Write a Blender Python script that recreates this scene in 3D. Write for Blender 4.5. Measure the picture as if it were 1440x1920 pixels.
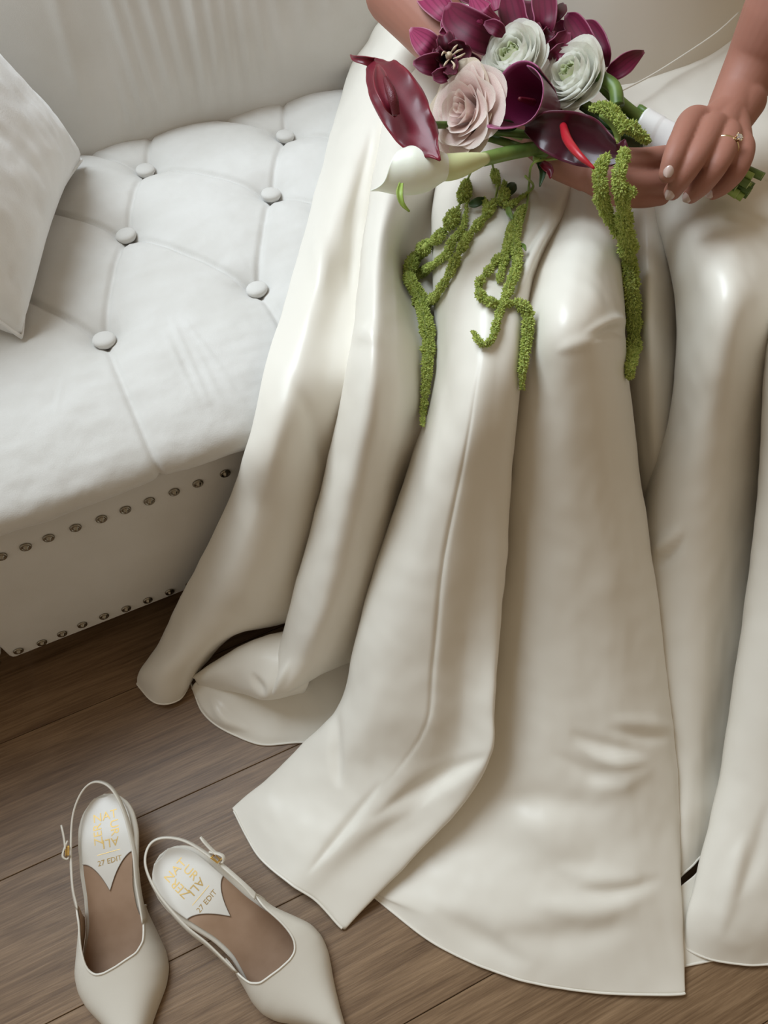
import bpy, bmesh, math, random
import numpy as np
from mathutils import Vector, Matrix, Quaternion, noise as mnoise

for _o in list(bpy.data.objects):
    bpy.data.objects.remove(_o)
SC = bpy.context.scene
COL = SC.collection
random.seed(7)
PI = math.pi

# ------------------------------------------------------------------ camera
FPX = 1450.0                                   # focal length in pixels of the 1440x1920 frame
CAM = np.array([.156, -.4946, .92])
PITCH, YAW = math.radians(57.1), math.radians(25.1)
FH = np.array([math.sin(YAW), math.cos(YAW), 0.])
RT = np.array([math.cos(YAW), -math.sin(YAW), 0.])
FW = FH * math.cos(PITCH) + np.array([0, 0, -math.sin(PITCH)])
UP = FH * math.sin(PITCH) + np.array([0, 0, math.cos(PITCH)])
cd = bpy.data.cameras.new('camera')
cd.sensor_fit = 'VERTICAL'
cd.sensor_height = 24.0
cd.lens = 24.0 * FPX / 1920.0
cd.clip_start = .01
co = bpy.data.objects.new('camera', cd)
COL.objects.link(co)
co.matrix_world = Matrix(((RT[0], UP[0], -FW[0], CAM[0]), (RT[1], UP[1], -FW[1], CAM[1]),
                          (RT[2], UP[2], -FW[2], CAM[2]), (0, 0, 0, 1)))
SC.camera = co

# ------------------------------------------------------------------ world, daylight, exposure
w = bpy.data.worlds.new('World')
SC.world = w
w.use_nodes = True
bg = w.node_tree.nodes['Background']
bg.inputs[0].default_value = (1.0, .80, .56, 1)
bg.inputs[1].default_value = .315


def window_light(name, loc, target, sx, sy, power, col):
    ld = bpy.data.lights.new(name, 'AREA')
    ld.shape = 'RECTANGLE'
    ld.size, ld.size_y = sx, sy
    ld.energy = power
    ld.color = col
    lo = bpy.data.objects.new(name, ld)
    COL.objects.link(lo)
    lo.location = loc
    d = Vector(target) - Vector(loc)
    lo.rotation_euler = d.to_track_quat('-Z', 'Y').to_euler()
    return lo


window_light('window_daylight', (-.25, .90, 2.12), (.22, -.05, .30), 1.40, 1.10, 55, (.80, .91, 1.0))
SC.view_settings.view_transform = 'Standard'
SC.view_settings.look = 'None'
SC.view_settings.exposure = 0.0
SC.view_settings.gamma = 1.0
SC.view_settings.use_curve_mapping = False
SC.cycles.use_denoising = True
SC.cycles.max_bounces = 8


# ------------------------------------------------------------------ pixel <-> place helpers (used only to measure)
def ray(x, y):
    return FW + RT * ((x - 720) / FPX) - UP * ((y - 960) / FPX)


def PZ(x, y, z):
    r = ray(x, y)
    return CAM + r * ((z - CAM[2]) / r[2])


def PY(x, y, Y):
    r = ray(x, y)
    return CAM + r * ((Y - CAM[1]) / r[1])


def V(p):
    return Vector((float(p[0]), float(p[1]), float(p[2])))


# ------------------------------------------------------------------ object helpers
def tag(o, label=None, cat=None, group=None, kind=None):
    if label: o['label'] = label
    if cat: o['category'] = cat
    if group: o['group'] = group
    if kind: o['kind'] = kind
    return o


def empty(name, loc=(0, 0, 0)):
    o = bpy.data.objects.new(name, None)
    o.empty_display_size = .05
    COL.objects.link(o)
    o.location = loc
    o['_at'] = [float(c) for c in loc]
    return o


def adopt(o, parent):
    """parent o but keep it where it is: meshes sit at the origin, empties at their own place"""
    o.parent = parent
    if parent.type == 'EMPTY':
        o.matrix_parent_inverse = Matrix.Translation(-Vector(parent['_at']))


def link(name, me, mat=None, parent=None, smooth=True):
    """object from a mesh given in world coordinates; children keep world position"""
    o = bpy.data.objects.new(name, me)
    COL.objects.link(o)
    if mat is not None:
        for m in (mat if isinstance(mat, (list, tuple)) else [mat]):
            me.materials.append(m)
    if smooth:
        me.polygons.foreach_set('use_smooth', [True] * len(me.polygons))
    if parent is not None:
        adopt(o, parent)
    return o


def mesh(verts, faces):
    me = bpy.data.meshes.new('m')
    me.from_pydata([tuple(map(float, v)) for v in verts], [], faces)
    me.update()
    return me


def grid_mesh(P, closed_u=False, closed_v=False):
    """P[r][c][3] -> quad mesh"""
    P = np.asarray(P, float)
    R, C = P.shape[:2]
    f = []
    for r in range(R if closed_u else R - 1):
        for c in range(C if closed_v else C - 1):
            a, b = r, (r + 1) % R
            d, e = c, (c + 1) % C
            f.append((a * C + d, a * C + e, b * C + e, b * C + d))
    return mesh(P.reshape(-1, 3), f)


def cr(pts, n, closed=False):
    """Catmull-Rom through pts (k,d) -> n samples"""
    p = np.asarray(pts, float)
    k = len(p)
    if k == 2 and not closed:
        t = np.linspace(0, 1, n)[:, None]
        return p[0] * (1 - t) + p[1] * t
    if closed:
        u = np.linspace(0, k, n, endpoint=False)
        i = np.floor(u).astype(int)
        t = (u - i)
        g = lambda j: p[(i + j) % k]
    else:
        u = np.linspace(0, k - 1, n)
        i = np.minimum(np.floor(u).astype(int), k - 2)
        t = u - i
        e = np.concatenate([(2 * p[0] - p[1])[None], p, (2 * p[-1] - p[-2])[None]])
        g = lambda j: e[i + 1 + j]
    t = t.reshape((-1,) + (1,) * (p.ndim - 1))
    a, b, c, d = g(-1), g(0), g(1), g(2)
    return .5 * (2 * b + (c - a) * t + (2 * a - 5 * b + 4 * c - d) * t ** 2 + (3 * b - a - 3 * c + d) * t ** 3)


def patch(ctrl, nu, nv):
    c = np.asarray(ctrl, float)
    a = cr(c, nu)                      # along rows
    return cr(a.transpose(1, 0, 2), nv).transpose(1, 0, 2)


def zgrid(rows):
    return clear_sofa(np.array([[PZ(*p) for p in r] for r in rows]))


def clear_sofa(P, ymin=-.031, ztop=.386):
    """cloth cannot sink into the sofa: slide such points back towards the viewer's side onto its surface"""
    P = np.array(P, float)
    r = P - CAM
    ty = (ymin - CAM[1]) / np.where(np.abs(r[..., 1]) < 1e-6, 1e-6, r[..., 1])
    ty = np.where(r[..., 1] > 0, ty, 9.)
    tz = (ztop - CAM[2]) / r[..., 2]
    te = np.maximum(ty, tz)
    t = np.minimum(1., te)
    return CAM + r * t[..., None]


def frames(path):
    path = np.asarray(path, float)
    t = np.gradient(path, axis=0)
    t /= np.linalg.norm(t, axis=1)[:, None] + 1e-12
    n = np.zeros_like(t)
    ref = np.array([0, 0, 1.]) if abs(t[0][2]) < .9 else np.array([1., 0, 0])
    v = np.cross(t[0], ref)
    v /= np.linalg.norm(v)
    n[0] = v
    for i in range(1, len(t)):
        v = n[i - 1] - t[i] * (n[i - 1] @ t[i])
        n[i] = v / (np.linalg.norm(v) + 1e-12)
    return t, n, np.cross(t, n)


def tube(path, rad, seg=10, cap=True, squash=None):
    path = np.asarray(path, float)
    n = len(path)
    rad = np.broadcast_to(np.asarray(rad, float), (n,)) if np.ndim(rad) < 1 or len(np.atleast_1d(rad)) == n else np.interp(
        np.linspace(0, 1, n), np.linspace(0, 1, len(rad)), rad)
    t, a, b = frames(path)
    vs = []
    for i in range(n):
        for k in range(seg):
            th = 2 * PI * k / seg
            vs.append(path[i] + rad[i] * (math.cos(th) * a[i] + math.sin(th) * b[i] * (squash or 1)))
    f = [(i * seg + k, i * seg + (k + 1) % seg, (i + 1) * seg + (k + 1) % seg, (i + 1) * seg + k)
         for i in range(n - 1) for k in range(seg)]
    if cap:
        f.append(tuple(range(seg))[::-1])
        f.append(tuple((n - 1) * seg + k for k in range(seg)))
    return vs, f


def join_vf(parts):
    vs, fs = [], []
    for v, f in parts:
        o = len(vs)
        vs += list(v)
        fs += [tuple(i + o for i in q) for q in f]
    return vs, fs


def ribbon(path, wdir, width, thick):
    """flat strap: rectangular section, wdir[i] = direction of its width"""
    path = np.asarray(path, float)
    n = len(path)
    t = np.gradient(path, axis=0)
    t /= np.linalg.norm(t, axis=1)[:, None]
    wd = np.asarray(wdir, float)
    wd = wd - t * np.sum(wd * t, axis=1)[:, None]
    wd /= np.linalg.norm(wd, axis=1)[:, None]
    nn = np.cross(t, wd)
    wv = np.broadcast_to(np.asarray(width, float), (n,))
    vs = []
    prof = [(-.5, -.3), (-.42, -.5), (.42, -.5), (.5, -.3), (.5, .3), (.42, .5), (-.42, .5), (-.5, .3)]
    for i in range(n):
        for a, b in prof:
            vs.append(path[i] + wd[i] * a * wv[i] + nn[i] * b * thick)
    k = len(prof)
    f = [(i * k + j, i * k + (j + 1) % k, (i + 1) * k + (j + 1) % k, (i + 1) * k + j) for i in range(n - 1) for j in range(k)]
    f += [tuple(range(k))[::-1], tuple((n - 1) * k + j for j in range(k))]
    return vs, f


def box_mesh(lo, hi, bev=0.0, seg=2):
    bm = bmesh.new()
    bmesh.ops.create_cube(bm, size=1)
    lo, hi = Vector(lo), Vector(hi)
    for v in bm.verts:
        v.co = Vector([lo[i] + (v.co[i] + .5) * (hi[i] - lo[i]) for i in range(3)])
    if bev > 0:
        bmesh.ops.bevel(bm, geom=list(bm.edges), offset=bev, segments=seg, profile=.5, affect='EDGES')
    me = bpy.data.meshes.new('b')
    bm.to_mesh(me)
    bm.free()
    return me


def fbm(p, octv=3):
    return mnoise.fractal(Vector(p), 1.0, 2.0, octv, noise_basis='PERLIN_ORIGINAL')


def solidify(o, t, off=-1):
    m = o.modifiers.new('thickness', 'SOLIDIFY')
    m.thickness = t
    m.offset = off
    return o


# ------------------------------------------------------------------ materials
def material(name, col, rough=.5, spec=.5, metal=0, sheen=0, sheen_rough=.4, coat=0, sss=0, sss_r=(1, .4, .25), trans=0, aniso=0):
    m = bpy.data.materials.new(name)
    m.use_nodes = True
    b = m.node_tree.nodes['Principled BSDF']
    b.inputs['Base Color'].default_value = (*col, 1)
    b.inputs['Roughness'].default_value = rough
    b.inputs['Specular IOR Level'].default_value = spec
    b.inputs['Metallic'].default_value = metal
    b.inputs['Sheen Weight'].default_value = sheen
    b.inputs['Sheen Roughness'].default_value = sheen_rough
    b.inputs['Coat Weight'].default_value = coat
    b.inputs['Coat Roughness'].default_value = .15
    if sss:
        b.inputs['Subsurface Weight'].default_value = sss
        b.inputs['Subsurface Radius'].default_value = sss_r
        b.inputs['Subsurface Scale'].default_value = .004
    if trans:
        b.inputs['Transmission Weight'].default_value = trans
    b.inputs['Anisotropic'].default_value = aniso
    return m


def nodes(m):
    return m.node_tree.nodes, m.node_tree.links, m.node_tree.nodes['Principled BSDF']


def add_noise_color(m, c1, c2, scale=20, detail=4, stretch=(1, 1, 1), lo=.35, hi=.65, coord='Object'):
    N, L, b = nodes(m)
    tc = N.new('ShaderNodeTexCoord')
    mp = N.new('ShaderNodeMapping')
    mp.inputs['Scale'].default_value = stretch
    nz = N.new('ShaderNodeTexNoise')
    nz.inputs['Scale'].default_value = scale
    nz.inputs['Detail'].default_value = detail
    rp = N.new('ShaderNodeValToRGB')
    rp.color_ramp.elements[0].position = lo
    rp.color_ramp.elements[0].color = (*c1, 1)
    rp.color_ramp.elements[1].position = hi
    rp.color_ramp.elements[1].color = (*c2, 1)
    L.new(tc.outputs[coord], mp.inputs[0])
    L.new(mp.outputs[0], nz.inputs['Vector'])
    L.new(nz.outputs['Fac'], rp.inputs[0])
    L.new(rp.outputs[0], b.inputs['Base Color'])
    return rp


def add_bump(m, scale=200, strength=.2, dist=.001, stretch=(1, 1, 1), detail=3):
    N, L, b = nodes(m)
    tc = N.new('ShaderNodeTexCoord')
    mp = N.new('ShaderNodeMapping')
    mp.inputs['Scale'].default_value = stretch
    nz = N.new('ShaderNodeTexNoise')
    nz.inputs['Scale'].default_value = scale
    nz.inputs['Detail'].default_value = detail
    bp = N.new('ShaderNodeBump')
    bp.inputs['Strength'].default_value = strength
    bp.inputs['Distance'].default_value = dist
    L.new(tc.outputs['Object'], mp.inputs[0])
    L.new(mp.outputs[0], nz.inputs['Vector'])
    L.new(nz.outputs['Fac'], bp.inputs['Height'])
    L.new(bp.outputs[0], b.inputs['Normal'])


M = {}
M['satin'] = material('ivory_satin', (.80, .76, .68), rough=.36, spec=.55, sheen=.15, sheen_rough=.3)
M['velvet'] = material('cream_velvet', (.66, .645, .61), rough=.85, spec=.2, sheen=.5, sheen_rough=.45)
add_noise_color(M['velvet'], (.63, .612, .575), (.69, .675, .645), scale=14, detail=6, lo=.3, hi=.7)
add_bump(M['velvet'], 900, .25, .0006)
M['pillow'] = material('white_velvet', (.78, .78, .77), rough=.8, spec=.25, sheen=.4)
add_noise_color(M['pillow'], (.80, .80, .79), (.87, .87, .86), scale=22, detail=6)
add_bump(M['pillow'], 700, .3, .0008)
M['nail'] = material('antique_pewter', (.30, .265, .21), rough=.24, metal=1)
M['nail_pit'] = material('dark_pewter', (.12, .11, .10), rough=.4, metal=1)
M['sofa_leg'] = material('dark_wood_leg', (.05, .035, .025), rough=.4)
M['dark_cloth'] = material('black_dust_cover', (.02, .02, .02), rough=.95)
M['wall'] = material('warm_white_paint', (.74, .71, .66), rough=.9, spec=.2)
M['paint'] = material('white_trim_paint', (.8, .8, .78), rough=.5)
M['leather'] = material('off_white_leather', (.72, .68, .60), rough=.38, spec=.5)
add_bump(M['leather'], 600, .12, .0005)
M['insole'] = material('tan_insole', (.36, .235, .155), rough=.55, spec=.35)
add_noise_color(M['insole'], (.33, .21, .135), (.40, .265, .18), scale=30, detail=5)
M['lining'] = material('tan_lining', (.44, .30, .20), rough=.6)
M['pad'] = material('ivory_pad', (.76, .735, .68), rough=.28, spec=.55)
M['gold'] = material('gold_metal', (.80, .52, .16), rough=.25, metal=1)
M['foil'] = material('gold_foil', (.58, .40, .15), rough=.45, metal=.7)
M['stitch'] = material('dark_stitching', (.16, .12, .09), rough=.8)
M['clear'] = material('clear_elastic', (.6, .58, .54), rough=.35)
M['skin'] = material('skin', (.37, .165, .118), rough=.55, spec=.35, sss=.2)
M['nailpolish'] = material('blush_nail_polish', (.60, .44, .39), rough=.18, spec=.6, coat=.5)
M['diamond'] = material('diamond', (.95, .97, 1.0), rough=.02, spec=1.0, trans=.8)
M['ring_gold'] = material('ring_gold', (.82, .66, .38), rough=.18, metal=1)


def wood_material():
    m = material('oak_plank', (.27, .19, .125), rough=.42, spec=.4)
    N, L, b = nodes(m)
    tc = N.new('ShaderNodeTexCoord')
    oi = N.new('ShaderNodeObjectInfo')
    mul = N.new('ShaderNodeVectorMath')
    mul.operation = 'SCALE'
    comb = N.new('ShaderNodeCombineXYZ')
    comb.inputs[0].default_value = 13.1
    comb.inputs[1].default_value = 7.7
    comb.inputs[2].default_value = 3.3
    L.new(comb.outputs[0], mul.inputs[0])
    L.new(oi.outputs['Random'], mul.inputs['Scale'])
    add = N.new('ShaderNodeVectorMath')
    L.new(tc.outputs['Object'], add.inputs[0])
    L.new(mul.outputs[0], add.inputs[1])

    def nz(stretch, scale, detail, dist=0, rgh=.6):
        mp = N.new('ShaderNodeMapping')
        mp.inputs['Scale'].default_value = stretch
        t = N.new('ShaderNodeTexNoise')
        t.inputs['Scale'].default_value = scale
        t.inputs['Detail'].default_value = detail
        t.inputs['Roughness'].default_value = rgh
        t.inputs['Distortion'].default_value = dist
        L.new(add.outputs[0], mp.inputs[0])
        L.new(mp.outputs[0], t.inputs['Vector'])
        return t
    a = nz((1.2, 14, 1), 5, 4, .6)            # broad figure
    c = nz((4, 130, 1), 4, 6, .2, .7)         # fine grain
    mix = N.new('ShaderNodeMath')
    mix.operation = 'MULTIPLY_ADD'
    mix.inputs[1].default_value = .55
    L.new(c.outputs['Fac'], mix.inputs[0])
    half = N.new('ShaderNodeMath')
    half.operation = 'MULTIPLY'
    half.inputs[1].default_value = .45
    L.new(a.outputs['Fac'], half.inputs[0])
    L.new(half.outputs[0], mix.inputs[2])
    rp = N.new('ShaderNodeValToRGB')
    e = rp.color_ramp.elements
    e[0].position = .36
    e[0].color = (.104, .056, .026, 1)
    e[1].position = .66
    e[1].color = (.305, .196, .110, 1)
    x = rp.color_ramp.elements.new(.5)
    x.color = (.195, .118, .062, 1)
    L.new(mix.outputs[0], rp.inputs[0])
    L.new(rp.outputs[0], b.inputs['Base Color'])
    bp = N.new('ShaderNodeBump')
    bp.inputs['Strength'].default_value = .25
    bp.inputs['Distance'].default_value = .0006
    L.new(c.outputs['Fac'], bp.inputs['Height'])
    L.new(bp.outputs[0], b.inputs['Normal'])
    return m


M['wood'] = wood_material()
M['gap'] = material('plank_joint', (.07, .048, .032), rough=.9)

# ------------------------------------------------------------------ room shell
fl = link('floor', box_mesh((-1.3, -2.2, -.04), (2.6, 1.0, -.0035)), M['gap'], smooth=False)
tag(fl, 'grey-brown wood plank floor under the sofa and shoes', kind='structure')
PW = .151
joints = {}
y0 = -.210 - PW * 12
r = 0
rng = random.Random(3)
while y0 + r * PW < .98:
    ya, yb = y0 + r * PW, y0 + (r + 1) * PW
    x = .57 + rng.uniform(-.02, .02) - 2 * 1.22 + (0 if -.7 < ya < 0 else rng.uniform(-.3, .3))
    while x < 2.6:
        xb = x + 1.22
        a, b_ = max(x, -1.3), min(xb, 2.6)
        if b_ - a > .02:
            g = .0003
            me = box_mesh((a + g, ya + g, -.004), (b_ - g, min(yb, 1.0) - g, 0), .0005, 1)
            link('plank', me, M['wood'], fl, smooth=False)
        x = xb
    r += 1


def wall(name, boxes, label):
    bm = bmesh.new()
    for lo, hi in boxes:
        g = bmesh.ops.create_cube(bm, size=1)
        for v in g['verts']:
            v.co = Vector([lo[i] + (v.co[i] + .5) * (hi[i] - lo[i]) for i in range(3)])
    me = bpy.data.meshes.new(name)
    bm.to_mesh(me)
    bm.free()
    o = link(name, me, M['wall'], smooth=False)
    tag(o, label, kind='structure')
    return o


wall('wall_back', [((-1.3, 1.0, 0), (2.6, 1.1, 1.45)), ((-1.3, 1.0, 1.45), (-1.0, 1.1, 2.80)), ((.50, 1.0, 1.45), (2.6, 1.1, 2.80)), ((-1.3, 1.0, 2.80), (2.6, 1.1, 2.95))],
     'plain warm white wall with the high window behind the sofa')
wall('wall_left', [((-1.4, -2.2, 0), (-1.3, 1.1, 2.95))], 'plain warm white wall at the left of the sofa')
wf = []
for lo, hi in (((-1.0, 1.0, 1.45), (-.95, 1.06, 2.80)), ((.45, 1.0, 1.45), (.50, 1.06, 2.80)), ((-.95, 1.0, 1.45), (.45, 1.06, 1.50)),
               ((-.95, 1.0, 2.75), (.45, 1.06, 2.80)), ((-.27, 1.0, 1.50), (-.23, 1.06, 2.75))):
    bm = box_mesh(lo, hi)
    wf.append(bm)
win = link('window_1', wf[0], M['paint'], smooth=False)
tag(win, 'white framed high window behind the sofa', kind='structure')
for me in wf[1:]:
    link('window_frame', me, M['paint'], win, smooth=False)

# ------------------------------------------------------------------ sofa
sofa = empty('sofa', (.4, .3, 0))
tag(sofa, 'cream velvet button-tufted sofa with pewter nailhead trim', 'sofa')
# front rail (Y = 0 is its face)
rail = link('front_rail', box_mesh((-.090, .0, .0725), (1.40, .05, .3055), .006, 3), M['velvet'], sofa)
# a shallow welt line above the nails, and the underside
link('base', box_mesh((-.085, .05, .10), (1.39, .62, .30)), M['dark_cloth'], sofa, smooth=False)
for lx in (-.02, 1.3):
    for ly in (.08, .58):
        v, f = tube([(lx, ly, .10), (lx, ly, .05), (lx, ly, 0)], [.028, .024, .018], 12)
        link('leg', mesh(v, f), M['sofa_leg'], sofa)
# nail heads: dome, ring and pit
def nail_mesh():
    prof = [(.0058, 0), (.0058, .0008), (.0052, .0018), (.0044, .0020), (.0036, .0012), (.0030, .0012), (.0022, .0030), (.0012, .0040), (0.00001, .0043)]
    seg = 14
    vs, f = [], []
    for rr, h in prof:
        for k in range(seg):
            th = 2 * PI * k / seg
            vs.append((rr * math.cos(th), -h, rr * math.sin(th)))
    for i in range(len(prof) - 1):
        for k in range(seg):
            f.append((i * seg + k, i * seg + (k + 1) % seg, (i + 1) * seg + (k + 1) % seg, (i + 1) * seg + k))
    return mesh(vs, f)


nm = nail_mesh()
nm.materials.append(M['nail'])
nm.polygons.foreach_set('use_smooth', [True] * len(nm.polygons))
UPN = [(2, 1043), (48, 1025), (91, 1008), (141.5, 989), (190, 972.5), (235, 955.5), (280, 939), (326.5, 922), (371, 906), (422, 887)]
LON = [(34.5, 1220), (78.5, 1204.5), (116.5, 1188), (154.3, 1171), (195, 1155), (236.5, 1141), (277, 1125), (318, 1109.5)]
npos = [PY(x, y, -.0003) for x, y in UPN] + [PY(x, y, -.0003) for x, y in LON]
for i in range(1, 44):
    npos.append(np.array([.206 + .0254 * i, -.0003, .269]))
    npos.append(np.array([.103 + .0254 * i, -.0003, .0865]))
for p in npos:
    o = bpy.data.objects.new('nailhead', nm)
    COL.objects.link(o)
    adopt(o, rail)
    o.location = V(p)
    o.rotation_euler = (0, rng.uniform(-.5, .5), 0)
# arm at the left end
arm = link('armrest', box_mesh((-.31, -.004, .070), (-.0935, .60, .47), .02, 4), M['velvet'], sofa)
for z, xx in ((.0865, -.103), (.269, -.103), (.44, -.103)):
    o = bpy.data.objects.new('nailhead', nm)
    COL.objects.link(o)
    adopt(o, arm)
    o.location = (xx, -.0045, z)

# seat cushion
BA = [(.142, .136), (.204, .284), (.257, .398)]
PA = .171
btn = {}
for j in range(-3, 9):
    for k in range(3):
        if j == 0:
            btn[(j, k)] = np.array(BA[k])
        elif j == 1:
            btn[(j, k)] = np.array([(.306, .141), (.376, .285), (.435, .393)][k])
        else:
            btn[(j, k)] = np.array(BA[k]) + np.array([PA * j, 0.])
    btn[(j, 3)] = np.array([BA[2][0] + .05 + PA * j, .52])
segs = []
for j in range(-3, 9):
    for k in range(3):
        segs.append((btn[(j, k)], btn[(j, k + 1)], .8))
        if (j + 1, k - 1) in btn:
            segs.append((btn[(j, k)], btn[(j + 1, k - 1)], 1.0))
    if (j + 1, 2) in btn:
        segs.append((btn[(j, 3)], btn[(j + 1, 2)], 1.0))
    segs.append((btn[(j, 0)], np.array([btn[(j, 0)][0] + .004, -.04]), .7))
prof = np.array([(.030, .309), (.004, .3125), (-.012, .3150), (-.021, .321), (-.024, .332), (-.018, .345), (0, .3570), (.03, .3675), (.07, .3745), (.12, .379), (.2, .381), (.3, .381), (.40, .378), (.44, .374), (.50, .366)])
pf = cr(prof, 170)
# even out spacing
dl = np.concatenate([[0], np.cumsum(np.linalg.norm(np.diff(pf, axis=0), axis=1))])
u = np.linspace(0, dl[-1], 290)
pf = np.stack([np.interp(u, dl, pf[:, 0]), np.interp(u, dl, pf[:, 1])], 1)
tn = np.gradient(pf, axis=0)
tn /= np.linalg.norm(tn, axis=1)[:, None]
nr = np.stack([-tn[:, 1], tn[:, 0]], 1)     # outward normal in (y,z)
xs = np.concatenate([np.linspace(-.09, .75, 430), np.linspace(.755, 1.39, 90)])
XX, YY = np.meshgrid(xs, pf[:, 0])
dmin = np.full(XX.shape, 9.)
crease = np.zeros(XX.shape)
for a, b_, wgt in segs:
    ab = b_ - a
    t = np.clip(((XX - a[0]) * ab[0] + (YY - a[1]) * ab[1]) / (ab @ ab), 0, 1)
    # arcs: the long seams bow a little with the puff
    d = np.hypot(XX - a[0] - t * ab[0], YY - a[1] - t * ab[1])
    crease = np.maximum(crease, wgt * (.0050 * np.exp(-(d / .0034) ** 2) + .0042 * np.exp(-(d / .022) ** 2)))
bt = np.zeros(XX.shape)
for (j, k), p in btn.items():
    d = np.hypot(XX - p[0], YY - p[1])
    bt = np.maximum(bt, .013 * np.exp(-(d / .020) ** 2) + .007 * np.exp(-(d / .045) ** 2))
disp = -crease - bt
# stretch wrinkles in the velvet towards the front edge
for (xa, ya), (xb, yb), h in (((311, 578), (396, 764), .0016), ((298, 606), (374, 758), .0013), ((336, 592), (442, 722), .0015), ((400, 689), (458, 736), .0012), ((360, 640), (418, 752), .0010),
                              ((214, 560), (228, 630), .0012), ((120, 700), (100, 790), .0008), ((470, 470), (480, 540), .0010), ((225, 700), (245, 740), .0008)):
    a, b_ = PZ(xa, ya, .376)[:2], PZ(xb, yb, .374)[:2]
    ab = b_ - a
    t = ((XX - a[0]) * ab[0] + (YY - a[1]) * ab[1]) / (ab @ ab)
    d = np.hypot(XX - a[0] - np.clip(t, 0, 1) * ab[0], YY - a[1] - np.clip(t, 0, 1) * ab[1])
    fd = np.clip(np.sin(np.clip(t, 0, 1) * PI), 0, 1)
    disp = disp + h * fd * (np.exp(-(d / .0032) ** 2) - .7 * np.exp(-(d / .008) ** 2))
wr = np.array([[.0016 * fbm((x * 9, y * 22, 3)) + .0007 * fbm((x * 40, y * 40, 9)) for x in xs] for y in np.linspace(-.05, .55, 290)])
disp = disp + wr
G = np.zeros(XX.shape + (3,))
G[..., 0] = XX
G[..., 1] = pf[:, 0][:, None] + nr[:, 0][:, None] * disp
G[..., 2] = pf[:, 1][:, None] + nr[:, 1][:, None] * disp
seat = link('seat_cushion', grid_mesh(G), M['velvet'], sofa)


def seat_z(x, y):
    return .378


# buttons
bv, bf = [], []
seg = 20
bprof = [(.0095, -.004), (.0112, -.001), (.0116, .0012), (.0106, .0030), (.0085, .0042), (.0045, .0050), (.00001, .0052)]
for rr, h in bprof:
    for k in range(seg):
        th = 2 * PI * k / seg
        bv.append((rr * math.cos(th), rr * math.sin(th), h))
for i in range(len(bprof) - 1):
    for k in range(seg):
        bf.append((i * seg + k, i * seg + (k + 1) % seg, (i + 1) * seg + (k + 1) % seg, (i + 1) * seg + k))
bme = mesh(bv, bf)
bme.materials.append(M['velvet'])
bme.polygons.foreach_set('use_smooth', [True] * len(bme.polygons))
for (j, k), p in btn.items():
    if k == 3 or not (-.05 < p[0] < .62): continue
    o = bpy.data.objects.new('button', bme)
    COL.objects.link(o)
    adopt(o, seat)
    zb = np.interp(p[1], pf[20:, 0], pf[20:, 1])
    o.location = (p[0], p[1], zb - .0195 + .003)
    o.rotation_euler = (rng.uniform(-.12, .12), rng.uniform(-.12, .12), 0)

# backrest: slopes back, with vertical gathers in the velvet
xs = np.linspace(-.2, 1.39, 440)
zs = np.linspace(.33, .70, 60)
bumps = []
for px, amp, wd_, z0, z1 in [(205, .0022, .007, .36, .46), (235, .0024, .006, .36, .5), (262, .003, .007, .37, .62), (290, .0032, .007, .38, .7), (322, .004, .008, .38, .75), (352, .0042, .008, .38, .75),
                             (385, .0052, .009, .37, .75), (412, .0050, .008, .38, .8), (437, .0042, .008, .37, .75), (470, .0036, .009, .38, .75), (500, .003, .009, .38, .7),
                             (150, .0018, .008, .4, .8), (535, .0026, .010, .4, .8), (580, .002, .010, .42, .8), (620, .002, .01, .42, .8)]:
    bumps.append((PY(px, 190, .465)[0], amp, wd_, z0, z1))
G = np.zeros((len(zs), len(xs), 3))
for i, z in enumerate(zs):
    yb = .452 + .20 * (z - .33) - .020 * math.sin(min(1, max(0, (z - .33) / .30)) * PI)
    for j, x in enumerate(xs):
        d = 0
        for bx, am, wd_, z0, z1 in bumps:
            xx = x - bx - .055 * (z - .42) * math.sin(bx * 37) - .03 * (z - .4)
            if abs(xx) < .04:
                fade = min(1, max(0, (z - z0) / .05)) * min(1, max(0, (z1 - z) / .1))
                d += 1.6 * am * fade * math.exp(-(xx / wd_) ** 2)
        d += .0008 * fbm((x * 22, 1, z * 4), 1) + .0015 * fbm((x * 9, 4, z * 3), 1)
        G[i, j] = (x, yb - d, z)
bk = link('backrest', grid_mesh(G), M['velvet'], sofa)
solidify(bk, .10, -1)


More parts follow.
